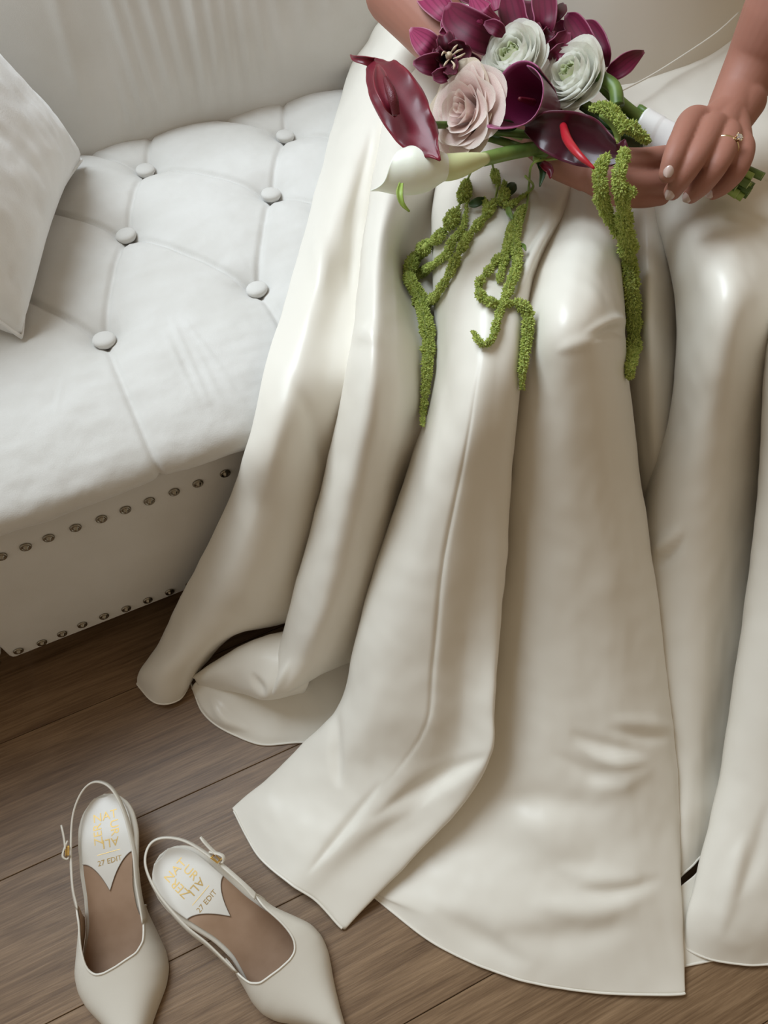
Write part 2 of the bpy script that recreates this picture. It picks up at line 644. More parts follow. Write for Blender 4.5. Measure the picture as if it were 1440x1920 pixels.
# ------------------------------------------------------------------ throw pillow leaning in the sofa corner
def make_pillow():
    A = PZ(152, 300, .385)
    B = PZ(40, 632, .385)
    e1 = (B - A) / np.linalg.norm(B - A)          # along the bottom edge, back to front
    up = np.array([-.58, .12, .78])
    up = up - e1 * (up @ e1)
    up /= np.linalg.norm(up)
    n = np.cross(e1, up)                          # face
    if n[0] < 0: n = -n
    Wd = np.linalg.norm(B - A)
    Hh = .40
    N = 70
    out = []
    for side in (1, -1):
        g = np.zeros((N, N, 3))
        for i in range(N):
            for j in range(N):
                a, b_ = -1 + 2 * i / (N - 1), -1 + 2 * j / (N - 1)
                ea, eb = 1 - abs(a) ** 2.4, 1 - abs(b_) ** 2.4
                th = .085 * (max(ea, 0) * max(eb, 0)) ** .42
                # the outline draws in between the corners
                sx = 1 - .10 * (1 - b_ * b_) * abs(a) ** 3 * .7
                sy = 1 - .10 * (1 - a * a) * abs(b_) ** 3 * .7
                p = A + e1 * (Wd / 2 + a * sy * 0 + a * Wd / 2 * 1.0) + up * (Hh / 2 + b_ * Hh / 2 * sy)
                p = p + e1 * (a * Wd / 2 * (sx - 1))
                wv = .004 * fbm((a * 2.2 + side, b_ * 2.2, 5)) + .0022 * fbm((a * 7, b_ * 7, 8 + side))
                edge = max(abs(a), abs(b_))
                wv += .006 * math.sin((a if abs(b_) > abs(a) else b_) * 17) * max(0, (edge - .72) / .28) * (1 - edge) * 4
                p = p + n * (side * th + wv * min(1, 6 * (1 - edge)))
                g[i, j] = p
        out.append(g)
    vs, fs = [], []
    for q, g in enumerate(out):
        o = len(vs)
        vs += list(g.reshape(-1, 3))
        for i in range(N - 1):
            for j in range(N - 1):
                f = (o + i * N + j, o + i * N + j + 1, o + (i + 1) * N + j + 1, o + (i + 1) * N + j)
                fs.append(f if q else f[::-1])
    me = mesh(vs, fs)
    bm = bmesh.new()
    bm.from_mesh(me)
    bmesh.ops.remove_doubles(bm, verts=bm.verts, dist=.0002)
    bmesh.ops.recalc_face_normals(bm, faces=bm.faces)
    bm.to_mesh(me)
    bm.free()
    root = empty('throw_pillow', tuple(A))
    tag(root, 'white velvet throw pillow leaning in the left corner of the sofa', 'pillow')
    link('cover', me, M['pillow'], root)
    # seam around the edge
    loop = []
    g = out[0]
    for i in range(N): loop.append(g[i, 0])
    for j in range(1, N): loop.append(g[N - 1, j])
    for i in range(N - 2, -1, -1): loop.append(g[i, N - 1])
    for j in range(N - 2, 0, -1): loop.append(g[0, j])
    loop.append(loop[0])
    v, f = tube(np.array(loop), .0022, 6, cap=False)
    link('edge_seam', mesh(v, f), M['pillow'], root)


make_pillow()

# ------------------------------------------------------------------ the bride and her gown
person = empty('person', (.70, .10, 0))
tag(person, 'seated person in an ivory satin wedding gown holding a bouquet on the lap', 'person')
gown = empty('wedding_gown', (.60, -.10, 0))
adopt(gown, person)
tag(gown, 'ivory satin wedding gown with a full pleated skirt')


def pix(P):
    v = np.asarray(P, float) - CAM
    d = v @ FW
    return 720 + FPX * (v @ RT) / d, 960 - FPX * (v @ UP) / d


def gnormals(P):
    du = np.gradient(P, axis=0)
    dv = np.gradient(P, axis=1)
    n = np.cross(du, dv)
    n /= np.linalg.norm(n, axis=2)[..., None] + 1e-12
    s = np.sign(np.sum(n * (CAM - P), axis=2))
    s[s == 0] = 1
    # one consistent side for the patch
    return n * (1 if s.mean() >= 0 else -1)


def ridges(P, items):
    """raise (h > 0) or press (h < 0) soft wrinkles along measured lines: (points, width_px, height_m)"""
    n = gnormals(P)
    X, Y = pix(P)
    D = np.zeros(X.shape)
    for pts, wd, h in items:
        pts = cr(np.array(pts, float), 24)
        best = np.full(X.shape, 1e9)
        tt = np.zeros(X.shape)
        for i in range(len(pts) - 1):
            a, b = pts[i], pts[i + 1]
            ab = b - a
            t = np.clip(((X - a[0]) * ab[0] + (Y - a[1]) * ab[1]) / (ab @ ab + 1e-9), 0, 1)
            d = np.hypot(X - a[0] - t * ab[0], Y - a[1] - t * ab[1])
            m = d < best
            best = np.where(m, d, best)
            tt = np.where(m, (i + t) / (len(pts) - 1), tt)
        fade = np.sin(np.clip(tt, 0, 1) * PI) ** 1.2
        D += h * fade * np.exp(-(best / (wd * (.45 + .55 * fade))) ** 2)
    return P + n * D[..., None]


SK = []


def skirt(rows, nu=150, nv=110, wr=(), hem=None, name='skirt_panel', label=None, clear=True):
    P = patch(zgrid(rows), nu, nv)
    if wr:
        P = ridges(P, wr)
    n_ = gnormals(P)
    for i in range(nu):
        for j in range(nv):
            q = P[i, j]
            P[i, j] = q + n_[i, j] * (.0011 * mnoise.noise(Vector((q[0] * 26, q[1] * 26, q[2] * 14))) + .0006 * mnoise.noise(Vector((q[0] * 70, q[1] * 50, q[2] * 40))))
    if clear:
        P = clear_sofa(P, -.027, .383)
    P[..., 2] = np.maximum(P[..., 2], .0012)
    o = link(name, grid_mesh(P), M['satin'], gown)
    solidify(o, .0010, 0)
    if label: o['label'] = label
    if hem:
        a, b = hem
        row = P[-1, int(a * (nv - 1)):int(b * (nv - 1)) + 1]
        row = row + np.array([0, 0, .0004])
        v, f = tube(row, .0013, 8)
        link('hem', mesh(v, f), M['satin'], gown)
        inner = P[-1 - max(2, nu // 40), int(a * (nv - 1)):int(b * (nv - 1)) + 1]
    SK.append(P)
    return P


# left fold: lies over the seat, drops past its edge to the floor
F1 = [
    [(735, -40, .40), (738, -30, .43), (770, -45, .47), (820, -50, .50), (880, -40, .50)],
    [(715, 20, .385), (715, 25, .42), (750, 20, .46), (800, 15, .48), (860, 20, .48)],
    [(690, 110, .37), (664, 110, .40), (715, 112, .445), (770, 115, .462), (830, 115, .45)],
    [(660, 218, .362), (634, 205, .39), (674, 215, .428), (722, 225, .437), (780, 230, .425)],
    [(625, 345, .358), (598, 335, .388), (637, 350, .420), (690, 355, .415), (745, 360, .39)],
    [(590, 490, .352), (560, 480, .387), (602, 500, .415), (655, 510, .396), (725, 520, .36)],
    [(540, 690, .33), (502, 678, .368), (552, 695, .398), (620, 700, .372), (695, 700, .31)],
    [(500, 840, .27), (466, 830, .325), (517, 850, .352), (590, 862, .312), (660, 860, .25)],
    [(462, 940, .20), (431, 932, .25), (487, 957, .282), (560, 978, .25), (625, 980, .18)],
    [(405, 1070, .11), (371, 1060, .16), (432, 1087, .197), (500, 1108, .172), (585, 1110, .12)],
    [(365, 1140, .07), (335, 1130, .108), (390, 1145, .145), (455, 1160, .130), (540, 1166, .085)],
    [(335, 1205, .03), (302, 1198, .062), (350, 1205, .098), (402, 1207, .092), (440, 1190, .06)],
    [(292, 1265, .008), (263, 1258, .025), (302, 1265, .055), (346, 1262, .052), (385, 1245, .025)],
    [(285, 1300, .0), (258, 1282, .004), (292, 1318, .010), (335, 1312, .008), (358, 1278, .0)],
]
skirt(F1, 200, 110, hem=(.22, .95), clear=False, wr=[([(700, 230), (668, 400), (655, 560)], 14, -.006), ([(690, 80), (730, 50), (770, 35)], 14, .008),
                                       ([(585, 420), (600, 470), (602, 560)], 18, .004), ([(545, 700), (600, 820), (606, 880)], 16, -.004)])
# second fold
F2 = [
    [(742, 95, .425), (748, 90, .440), (770, 90, .452), (800, 92, .462), (835, 95, .462), (860, 100, .44)],
    [(725, 165, .425), (732, 160, .442), (758, 162, .455), (790, 165, .460), (825, 168, .458), (858, 170, .44)],
    [(715, 235, .43), (722, 230, .445), (750, 232, .458), (780, 235, .462), (815, 240, .458), (850, 240, .44)],
    [(705, 330, .40), (702, 325, .438), (732, 330, .460), (768, 335, .455), (805, 340, .435), (845, 340, .41)],
    [(694, 460, .385), (682, 450, .430), (708, 458, .455), (735, 468, .438), (762, 478, .395), (830, 480, .385)],
    [(677, 630, .36), (662, 622, .415), (698, 635, .447), (742, 650, .428), (786, 650, .395), (850, 650, .38)],
    [(660, 760, .28), (641, 745, .372), (685, 765, .412), (735, 785, .390), (783, 795, .345), (850, 785, .33)],
    [(635, 890, .21), (612, 875, .303), (655, 900, .345), (713, 912, .325), (765, 905, .270), (830, 890, .24)],
    [(605, 1010, .14), (581, 1000, .230), (625, 1025, .272), (680, 1040, .252), (735, 1035, .195), (790, 1020, .16)],
    [(572, 1140, .08), (547, 1125, .156), (595, 1150, .195), (645, 1160, .175), (700, 1160, .120), (760, 1150, .08)],
    [(545, 1225, .04), (524, 1208, .102), (562, 1228, .130), (610, 1235, .117), (665, 1225, .075), (720, 1220, .04)],
    [(522, 1285, .04), (498, 1302, .062), (538, 1296, .082), (592, 1270, .075), (652, 1243, .055), (705, 1230, .03)],
    [(540, 1270, .015), (515, 1285, .022), (552, 1280, .03), (600, 1255, .03), (655, 1232, .02), (705, 1215, .01)],
]
skirt(F2, 160, 120, wr=[([(520, 1230), (508, 1270), (500, 1305)], 9, -.006), ([(545, 1235), (530, 1270), (512, 1306)], 8, .005),
                       ([(660, 640), (690, 625), (720, 640)], 12, .003)])
# cuff of cloth rolling out from under the second fold
F2B = [
    [(392, 1262, .012), (420, 1240, .03), (470, 1212, .05), (530, 1192, .06), (590, 1190, .06)],
    [(362, 1268, .016), (398, 1243, .045), (458, 1208, .075), (528, 1186, .090), (590, 1180, .09)],
    [(366, 1274, .020), (408, 1262, .056), (462, 1240, .084), (524, 1228, .100), (590, 1220, .10)],
    [(370, 1282, .016), (420, 1286, .042), (462, 1290, .064), (508, 1290, .082), (580, 1275, .08)],
    [(374, 1284, .010), (425, 1294, .022), (465, 1303, .038), (502, 1312, .055), (570, 1298, .05)],
    [(390, 1280, .004), (430, 1282, .010), (470, 1288, .018), (515, 1292, .025), (570, 1285, .02)],
]
skirt(F2B, 60, 70, wr=[([(470, 1260), (488, 1290), (498, 1308)], 9, -.005)])
FLR = [
    [(385, 1262, .03), (450, 1252, .03), (550, 1262, .03), (650, 1240, .03), (740, 1240, .02)],
    [(366, 1280, .012), (432, 1312, .020), (520, 1325, .016), (600, 1315, .016), (720, 1320, .01)],
    [(360, 1290, .004), (400, 1340, .010), (495, 1372, .008), (590, 1370, .006), (700, 1370, .005)],
    [(359, 1282, .001), (388, 1345, .001), (480, 1394, .001), (572, 1392, .001), (690, 1402, .001)],
]
skirt(FLR, 60, 90, hem=(.0, 1), wr=[([(390, 1300), (420, 1345), (470, 1372)], 10, .004)])
# third fold: the big one that spreads on the floor
F3 = [
    [(848, 120, .43), (865, 120, .448), (915, 125, .460), (965, 130, .466), (1015, 135, .468), (1060, 140, .466), (1090, 150, .45)],
    [(845, 225, .42), (858, 230, .445), (910, 235, .462), (960, 245, .468), (1010, 255, .468), (1055, 265, .462), (1090, 275, .45)],
    [(822, 310, .40), (832, 305, .440), (885, 312, .462), (945, 320, .472), (1005, 325, .472), (1062, 330, .468), (1090, 340, .45)],
    [(818, 410, .37), (813, 400, .430), (868, 405, .462), (930, 410, .474), (985, 405, .474), (1042, 390, .474), (1072, 400, .455)],
    [(820, 520, .33), (813, 510, .415), (852, 515, .452), (900, 520, .470), (948, 520, .473), (992, 505, .472), (1008, 520, .44)],
    [(825, 640, .28), (815, 630, .390), (850, 640, .435), (892, 645, .456), (932, 650, .458), (976, 645, .450), (985, 660, .40)],
    [(818, 770, .23), (804, 755, .356), (838, 775, .402), (876, 785, .422), (920, 790, .418), (967, 780, .402), (965, 790, .34)],
    [(778, 905, .18), (761, 890, .300), (800, 905, .346), (852, 915, .366), (905, 915, .358), (958, 890, .346), (942, 900, .28)],
    [(724, 1060, .12), (711, 1045, .230), (756, 1060, .276), (828, 1075, .290), (890, 1070, .282), (948, 1045, .277), (925, 1055, .21)],
    [(685, 1200, .06), (669, 1190, .160), (716, 1210, .202), (808, 1225, .215), (870, 1220, .206), (935, 1200, .212), (908, 1210, .15)],
    [(655, 1325, .02), (640, 1318, .088), (692, 1338, .138), (798, 1345, .155), (865, 1340, .150), (927, 1315, .172), (895, 1325, .10)],
    [(600, 1405, .0), (572, 1392, .040), (640, 1432, .075), (762, 1432, .105), (850, 1425, .108), (922, 1408, .138), (880, 1415, .06)],
    [(520, 1470, .0), (508, 1458, .016), (596, 1498, .042), (705, 1520, .066), (795, 1505, .070), (874, 1497, .088), (840, 1480, .03)],
    [(470, 1505, .0), (462, 1497, .008), (530, 1553, .022), (635, 1580, .042), (708, 1580, .042), (752, 1630, .034), (730, 1615, .004)],
    [(442, 1524, .0), (438, 1520, .004), (484, 1604, .006), (545, 1657, .014), (592, 1688, .010), (641, 1740, .004), (652, 1730, .0)],
]
F3W = [([(922, 1412), (850, 1445), (770, 1490), (690, 1540)], 18, -.006), ([(910, 1435), (820, 1490), (720, 1570)], 30, .0055),
       ([(634, 1330), (630, 1410), (636, 1480)], 11, -.006), ([(720, 1460), (640, 1560), (575, 1640)], 10, -.004),
       ([(830, 720), (812, 900), (790, 1060)], 22, .003), ([(905, 650), (872, 850), (832, 1050), (812, 1250), (795, 1370), (700, 1500)], 5, -.0022),
       ([(1060, 390), (1000, 470), (970, 560)], 9, .005), ([(1030, 400), (975, 500), (950, 600)], 9, -.005)]
P3 = skirt(F3, 260, 150, hem=(.17, .84), wr=F3W)
# front panel over the near knee down to the hem
F4 = [
    [(1050, 250, .44), (1075, 260, .46), (1095, 270, .47), (1115, 280, .47), (1140, 290, .47), (1170, 300, .46), (1195, 310, .44)],
    [(1000, 400, .42), (1045, 395, .458), (1080, 400, .474), (1110, 410, .478), (1140, 415, .474), (1172, 410, .455), (1200, 420, .42)],
    [(962, 520, .41), (1005, 515, .456), (1050, 515, .480), (1090, 512, .486), (1130, 508, .478), (1166, 500, .448), (1178, 505, .39)],
    [(948, 620, .37), (985, 620, .440), (1035, 615, .475), (1085, 610, .482), (1130, 605, .471), (1169, 600, .432), (1166, 605, .35)],
    [(940, 740, .32), (970, 740, .388), (1030, 735, .425), (1085, 730, .436), (1137, 725, .424), (1180, 718, .382), (1165, 725, .30)],
    [(922, 900, .25), (960, 900, .308), (1025, 895, .345), (1090, 890, .356), (1148, 885, .345), (1197, 880, .302), (1175, 885, .22)],
    [(905, 1070, .17), (950, 1070, .222), (1025, 1065, .260), (1095, 1060, .271), (1164, 1055, .264), (1223, 1050, .222), (1195, 1055, .14)],
    [(880, 1250, .10), (935, 1250, .140), (1020, 1245, .175), (1100, 1240, .186), (1178, 1235, .181), (1245, 1230, .145), (1215, 1235, .07)],
    [(845, 1410, .05), (925, 1420, .080), (1010, 1415, .108), (1100, 1410, .120), (1185, 1405, .120), (1265, 1400, .088), (1235, 1400, .03)],
    [(760, 1540, .018), (850, 1560, .036), (980, 1570, .058), (1090, 1570, .068), (1192, 1560, .070), (1273, 1550, .050), (1245, 1550, .012)],
    [(690, 1650, .004), (785, 1690, .016), (930, 1720, .030), (1060, 1730, .036), (1182, 1720, .040), (1276, 1700, .028), (1250, 1700, .004)],
    [(660, 1645, .001), (702, 1682, .001), (820, 1772, .003), (960, 1832, .004), (1110, 1860, .004), (1275, 1864, .005), (1262, 1850, .001)],
]
F4W = [([(1065, 1372), (1130, 1402), (1215, 1410)], 17, -.0045), ([(1075, 1395), (1150, 1426), (1225, 1424)], 15, .0050),
       ([(1130, 1366), (1205, 1382), (1262, 1380)], 13, -.0034), ([(1140, 1348), (1212, 1356), (1268, 1366)], 13, .0030),
       ([(1030, 1408), (1110, 1452), (1175, 1466)], 18, -.0036), ([(1095, 1474), (1165, 1466), (1230, 1432)], 20, .0036),
       ([(920, 1495), (1040, 1506), (1160, 1514)], 30, -.0050), ([(930, 1540), (1030, 1560), (1110, 1620)], 48, .0070),
       ([(1040, 1625), (1120, 1648), (1210, 1650)], 22, .0042), ([(1080, 1668), (1165, 1672), (1245, 1645)], 18, -.0046),
       ([(990, 1695), (1110, 1705), (1225, 1668)], 28, .0052), ([(930, 1748), (1060, 1760), (1210, 1735)], 34, -.0045),
       ([(815, 1705), (895, 1760), (1000, 1810)], 26, -.0050),
       ([(1090, 628), (1150, 600), (1172, 612)], 10, .0035), ([(1100, 644), (1150, 620), (1172, 636)], 9, -.0035), ([(1040, 660), (1090, 642), (1150, 632)], 14, .0025)]
P4 = skirt(F4, 260, 170, hem=(.12, .87), wr=F4W)
# recess between the knees
F5 = [
    [(1150, 300, .42), (1190, 310, .45), (1225, 330, .46), (1270, 340, .45)],
    [(1150, 400, .41), (1190, 400, .450), (1225, 405, .458), (1275, 400, .43)],
    [(1150, 520, .37), (1190, 510, .425), (1228, 510, .440), (1300, 510, .39)],
    [(1150, 660, .31), (1195, 650, .372), (1236, 650, .385), (1310, 650, .32)],
    [(1165, 800, .25), (1205, 800, .295), (1242, 800, .305), (1310, 800, .25)],
    [(1185, 970, .17), (1220, 960, .208), (1262, 960, .208), (1330, 960, .17)],
    [(1200, 1100, .11), (1240, 1100, .14), (1280, 1100, .14), (1340, 1100, .11)],
]
skirt(F5, 80, 50)
# panel over the far leg
F6 = [
    [(1180, 250, .43), (1178, 245, .45), (1255, 260, .475), (1330, 280, .485), (1400, 300, .485), (1500, 310, .47)],
    [(1205, 350, .41), (1198, 345, .448), (1262, 355, .475), (1330, 375, .487), (1400, 390, .488), (1500, 400, .475)],
    [(1258, 465, .39), (1243, 455, .445), (1290, 460, .478), (1350, 470, .492), (1405, 480, .49), (1500, 490, .47)],
    [(1286, 570, .34), (1266, 560, .42), (1310, 565, .462), (1360, 570, .482), (1412, 575, .475), (1490, 580, .44)],
    [(1284, 690, .28), (1268, 680, .368), (1312, 685, .420), (1360, 690, .436), (1408, 690, .420), (1490, 690, .36)],
    [(1265, 810, .21), (1252, 800, .305), (1300, 805, .355), (1350, 810, .366), (1402, 810, .342), (1480, 810, .27)],
    [(1215, 970, .14), (1206, 960, .215), (1270, 965, .265), (1330, 970, .275), (1387, 970, .248), (1470, 970, .18)],
    [(1180, 1150, .08), (1195, 1150, .14), (1262, 1155, .175), (1320, 1160, .18), (1372, 1160, .152), (1450, 1160, .10)],
    [(1190, 1400, .03), (1225, 1400, .06), (1275, 1400, .08), (1312, 1400, .08), (1347, 1395, .058), (1410, 1390, .02)],
    [(1215, 1560, .012), (1245, 1550, .032), (1280, 1540, .048), (1305, 1530, .048), (1330, 1520, .040), (1390, 1500, .01)],
    [(1225, 1690, .004), (1255, 1665, .010), (1280, 1640, .020), (1300, 1622, .022), (1322, 1600, .020), (1385, 1560, .006)],
]
skirt(F6, 170, 100, hem=(.2, .8), wr=[([(1215, 1040), (1250, 1020), (1280, 985)], 16, .006), ([(1225, 1065), (1255, 1040), (1290, 1000)], 10, -.005)])
FUL = [
    [(1225, 1690, .012), (1262, 1672, .020), (1298, 1645, .024), (1330, 1615, .022), (1390, 1600, .015)],
    [(1225, 1720, .010), (1270, 1700, .016), (1310, 1680, .018), (1345, 1665, .018), (1390, 1650, .012)],
    [(1225, 1770, .005), (1275, 1755, .008), (1315, 1745, .010), (1350, 1735, .010), (1400, 1720, .008)],
    [(1225, 1824, .001), (1277, 1812, .001), (1318, 1804, .001), (1355, 1796, .001), (1420, 1785, .001)],
]
skirt(FUL, 50, 60, hem=(0, 1))
# right-hand fold
F7 = [
    [(1475, 500, .44), (1468, 490, .465), (1520, 490, .485), (1590, 500, .485), (1700, 510, .46)],
    [(1462, 610, .38), (1447, 600, .445), (1500, 600, .472), (1570, 610, .474), (1700, 620, .44)],
    [(1452, 710, .33), (1433, 700, .405), (1485, 705, .444), (1560, 710, .446), (1700, 720, .40)],
    [(1442, 900, .23), (1423, 895, .305), (1478, 900, .345), (1550, 905, .348), (1700, 910, .30)],
    [(1428, 1060, .16), (1408, 1055, .232), (1466, 1060, .266), (1545, 1070, .268), (1700, 1080, .22)],
    [(1408, 1200, .10), (1388, 1195, .172), (1450, 1205, .206), (1535, 1215, .208), (1690, 1220, .17)],
    [(1375, 1450, .03), (1352, 1445, .086), (1420, 1460, .112), (1515, 1470, .112), (1670, 1480, .08)],
    [(1338, 1610, .01), (1317, 1600, .048), (1388, 1615, .070), (1490, 1625, .070), (1650, 1620, .05)],
    [(1312, 1720, .002), (1291, 1712, .022), (1368, 1735, .036), (1470, 1740, .036), (1620, 1720, .025)],
    [(1298, 1772, .001), (1285, 1778, .004), (1338, 1800, .005), (1425, 1809, .005), (1580, 1795, .003)],
]
skirt(F7, 190, 90, hem=(.22, 1), wr=[([(1400, 1560), (1370, 1660), (1350, 1760)], 18, .004), ([(1440, 1500), (1420, 1600), (1380, 1690)], 18, -.004)])
# side of the skirt, towards the sofa's far end
rowsF8 = []
for q in F7:
    e_ = PZ(*q[-1])
    back = np.array([e_[0] + .10, -.036, e_[2]]) if e_[2] < .40 else np.array([e_[0] + .06, e_[1] + .12, min(e_[2], .43)])
    front = PZ(*q[-2]) - np.array([0, 0, .004])
    rowsF8.append([front, e_, e_ * .5 + back * .5 + np.array([.025, -.01, 0]), back])
P8 = patch(np.array(rowsF8), 90, 40)
P8[..., 2] = np.maximum(P8[..., 2], .0012)
solidify(link('skirt_panel', grid_mesh(P8), M['satin'], gown), .0010, 0)
# lap of the skirt and the bodice
LAP = [
    [(745, -60, .44), (850, -70, .485), (960, -70, .505), (1080, -60, .515), (1200, -60, .52), (1320, -70, .53), (1440, -80, .535), (1600, -100, .52)],
    [(745, 20, .44), (850, 15, .475), (960, 15, .490), (1080, 20, .495), (1200, 20, .50), (1320, 15, .51), (1440, 5, .515), (1600, -10, .50)],
    [(775, 120, .435), (870, 120, .463), (970, 120, .476), (1080, 120, .480), (1200, 120, .484), (1320, 115, .492), (1440, 105, .496), (1600, 95, .48)],
    [(800, 220, .43), (880, 220, .454), (970, 225, .466), (1080, 230, .468), (1200, 230, .470), (1320, 225, .484), (1440, 220, .488), (1600, 215, .47)],
    [(825, 330, .42), (890, 330, .448), (970, 335, .462), (1080, 345, .462), (1180, 350, .446), (1320, 340, .478), (1440, 340, .482), (1600, 340, .46)],
]
skirt(LAP, 90, 130, wr=[([(1100, 330), (1060, 350), (1000, 370)], 14, .006), ([(1160, 175), (1250, 150), (1330, 120)], 16, .004)])
BC = np.array([.815, .262])


def torso_ring(z):
    a = np.interp(z, [.44, .50, .58, .70, .82, .95], [.170, .165, .145, .130, .150, .155])
    b = np.interp(z, [.44, .50, .58, .70, .82, .95], [.145, .138, .118, .105, .120, .110])
    lean = np.interp(z, [.44, .95], [0, .06])
    return BC + np.array([0, lean]), a, b


G = []
TA = math.radians(-4)
for z in np.linspace(.455, .93, 60):
    c, a, b = torso_ring(z)
    ring = []
    for th in np.linspace(0, 2 * PI, 96, endpoint=False):
        x, y = a * math.cos(th), -b * math.sin(th)
        d = .0012 * fbm((x * 14, y * 14, z * 9), 2)
        ring.append((c[0] + (x * math.cos(TA) - y * math.sin(TA)) * (1 + d * 8), c[1] + (x * math.sin(TA) + y * math.cos(TA)) * (1 + d * 8), z))
    G.append(ring)
bod = link('bodice', grid_mesh(G, closed_v=True), M['satin'], gown)
# waist seam running down towards the hip
sp = [PZ(x, y, z) for x, y, z in ((1120, 196, .482), (1162, 172, .492), (1220, 142, .498), (1290, 98, .508), (1345, 60, .518), (1385, 24, .527))]
v, f = tube(cr(np.array(sp), 40), .0010, 8)
link('waist_seam', mesh(v, f), M['satin'], gown)

ALLSK = np.concatenate([p.reshape(-1, 3) for p in SK])
_X, _Y = pix(ALLSK)
_D = (ALLSK - CAM) @ FW


def cloth_depth(x, y, rad=10):
    m = (np.abs(_X - x) < rad) & (np.abs(_Y - y) < rad)
    return _D[m].min() if m.any() else None


def PDp(x, y, d):
    return CAM + ray(x, y) * d


def mpp(p):
    """metres per photograph pixel at a place"""
    return float((np.asarray(p) - CAM) @ FW) / FPX


# ------------------------------------------------------------------ body: torso, arms, hands, legs as one skin
def capsule(path, rad, seg=14, n=None):
    path = np.asarray(path, float)
    n = n or max(8, 5 * len(path))
    P = cr(path, n) if len(path) > 2 else cr(path, n)
    R = np.interp(np.linspace(0, 1, n), np.linspace(0, 1, len(rad)), rad)
    t = np.gradient(P, axis=0)
    t /= np.linalg.norm(t, axis=1)[:, None]
    hp, hr = [], []
    for k in (0.0, .35, .65, .88):
        hp.append(P[0] - t[0] * R[0] * math.cos(k * PI / 2))
        hr.append(max(R[0] * math.sin(k * PI / 2), 1e-5))
    ep, er = [], []
    for k in (.88, .65, .35, 0.0):
        ep.append(P[-1] + t[-1] * R[-1] * math.cos(k * PI / 2))
        er.append(max(R[-1] * math.sin(k * PI / 2), 1e-5))
    return tube(np.array(hp + list(P) + ep), np.array(hr + list(R) + er), seg)


bodyparts = []
trunk = []
DEST = bodyparts
FING = {}


def limb(pts, rad):
    P = [PZ(*p) if len(p) == 3 and p[0] > 5 else np.array(p) for p in pts]
    DEST.append(capsule(P, rad, 28))
    return P


# left hand (rings) - back of the hand up, fingers folded over the stems
hand_l = {
    'index': ([(1338, 236, .548), (1301, 226, .553), (1279, 258, .561), (1263, 294, .558), (1252, 326, .549)], [.0115, .0118, .0096, .0086, .0072]),
    'middle': ([(1348, 240, .548), (1333, 243, .556), (1309, 286, .558), (1283, 327, .548), (1261, 359, .531)], [.0115, .0116, .0097, .0086, .0072]),
    'ring': ([(1360, 245, .547), (1364, 262, .553), (1345, 307, .551), (1319, 344, .536), (1296, 366, .520)], [.0115, .0112, .0093, .0083, .0070]),
    'pinky': ([(1372, 250, .545), (1391, 278, .547), (1382, 317, .541), (1360, 345, .526), (1338, 361, .513)], [.0110, .0105, .0086, .0075, .0062]),
}
for k, (pts, rad) in hand_l.items():
    FING['L' + k] = limb(pts, rad)
limb([(1356, 218, .548), (1330, 236, .548)], [.0155, .0145])
limb([(1362, 220, .548), (1352, 244, .548)], [.0155, .0145])
limb([(1370, 226, .546), (1380, 262, .544)], [.0150, .0130])
limb([(1352, 216, .535), (1322, 262, .535), (1300, 300, .525)], [.013, .012, .009])     # thumb, behind the stems
# left wrist and forearm
limb([(1360, 224, .545), (1383, 178, .552), (1418, 118, .570), (1462, 40, .600), (1500, -30, .625)], [.0180, .0210, .0265, .0330, .0365])
limb([(1372, 228, .543), (1394, 190, .550)], [.0165, .0190])
EL = PZ(1500, -30, .625)
SHL = np.array([.985, .33, .93])
DEST = trunk
limb([tuple(EL), tuple((EL + SHL) / 2 + np.array([.02, 0, 0])), tuple(SHL)], [.037, .041, .046])
DEST = bodyparts
# right hand - fingers lie along the stems, under the left hand
hand_r = {
    'index': ([(1100, 292, .520), (1150, 300, .526), (1200, 300, .530), (1245, 294, .530), (1275, 290, .526)], [.0110, .0108, .0098, .0092, .0080]),
    'middle': ([(1100, 318, .512), (1150, 338, .517), (1205, 342, .519), (1258, 339, .518), (1303, 331, .518)], [.0112, .0110, .0102, .0094, .0074]),
    'ring': ([(1095, 330, .505), (1150, 362, .506), (1200, 370, .507), (1240, 368, .505)], [.0110, .0100, .0090, .0078]),
}
for k, (pts, rad) in hand_r.items():
    FING['R' + k] = limb(pts, rad)
limb([(1058, 288, .510), (1100, 298, .518)], [.0190, .0150])
limb([(1060, 300, .512), (1098, 325, .510)], [.0185, .0150])
ER = np.array([.553, .318, .535])
WR = PZ(1050, 284, .508)
limb([tuple(WR), tuple(WR * .62 + ER * .38 - np.array([0, 0, .004])), tuple(WR * .25 + ER * .75), tuple(ER)], [.0205, .0270, .0335, .0360])
SHR = np.array([.655, .345, .93])
DEST = trunk
limb([tuple(ER), tuple((ER + SHR) / 2 + np.array([-.02, 0, 0])), tuple(SHR)], [.036, .041, .046])
# torso, shoulders, neck
limb([(.815, .275, .515), (.815, .28, .60), (.82, .295, .75), (.82, .31, .90)], [.075, .075, .070, .070])
limb([(.765, .285, .505), (.775, .30, .70), (.75, .32, .86)], [.065, .050, .060])
limb([(.865, .285, .505), (.865, .30, .70), (.89, .32, .86)], [.065, .050, .060])
limb([tuple(SHR), (.82, .325, .955), tuple(SHL)], [.046, .058, .046])
limb([(.82, .325, .95), (.82, .315, 1.06)], [.05, .047])
limb([(.82, .325, 1.17), (.82, .300, 1.18)], [.078, .074])                       # head: skull, jaw, nose, ears
limb([(.82, .285, 1.12), (.82, .262, 1.085)], [.055, .034])
limb([(.82, .232, 1.155), (.82, .218, 1.130)], [.008, .012])
for sx in (-1, 1):
    limb([(.82 + sx * .076, .318, 1.155), (.82 + sx * .076, .316, 1.125)], [.012, .009])
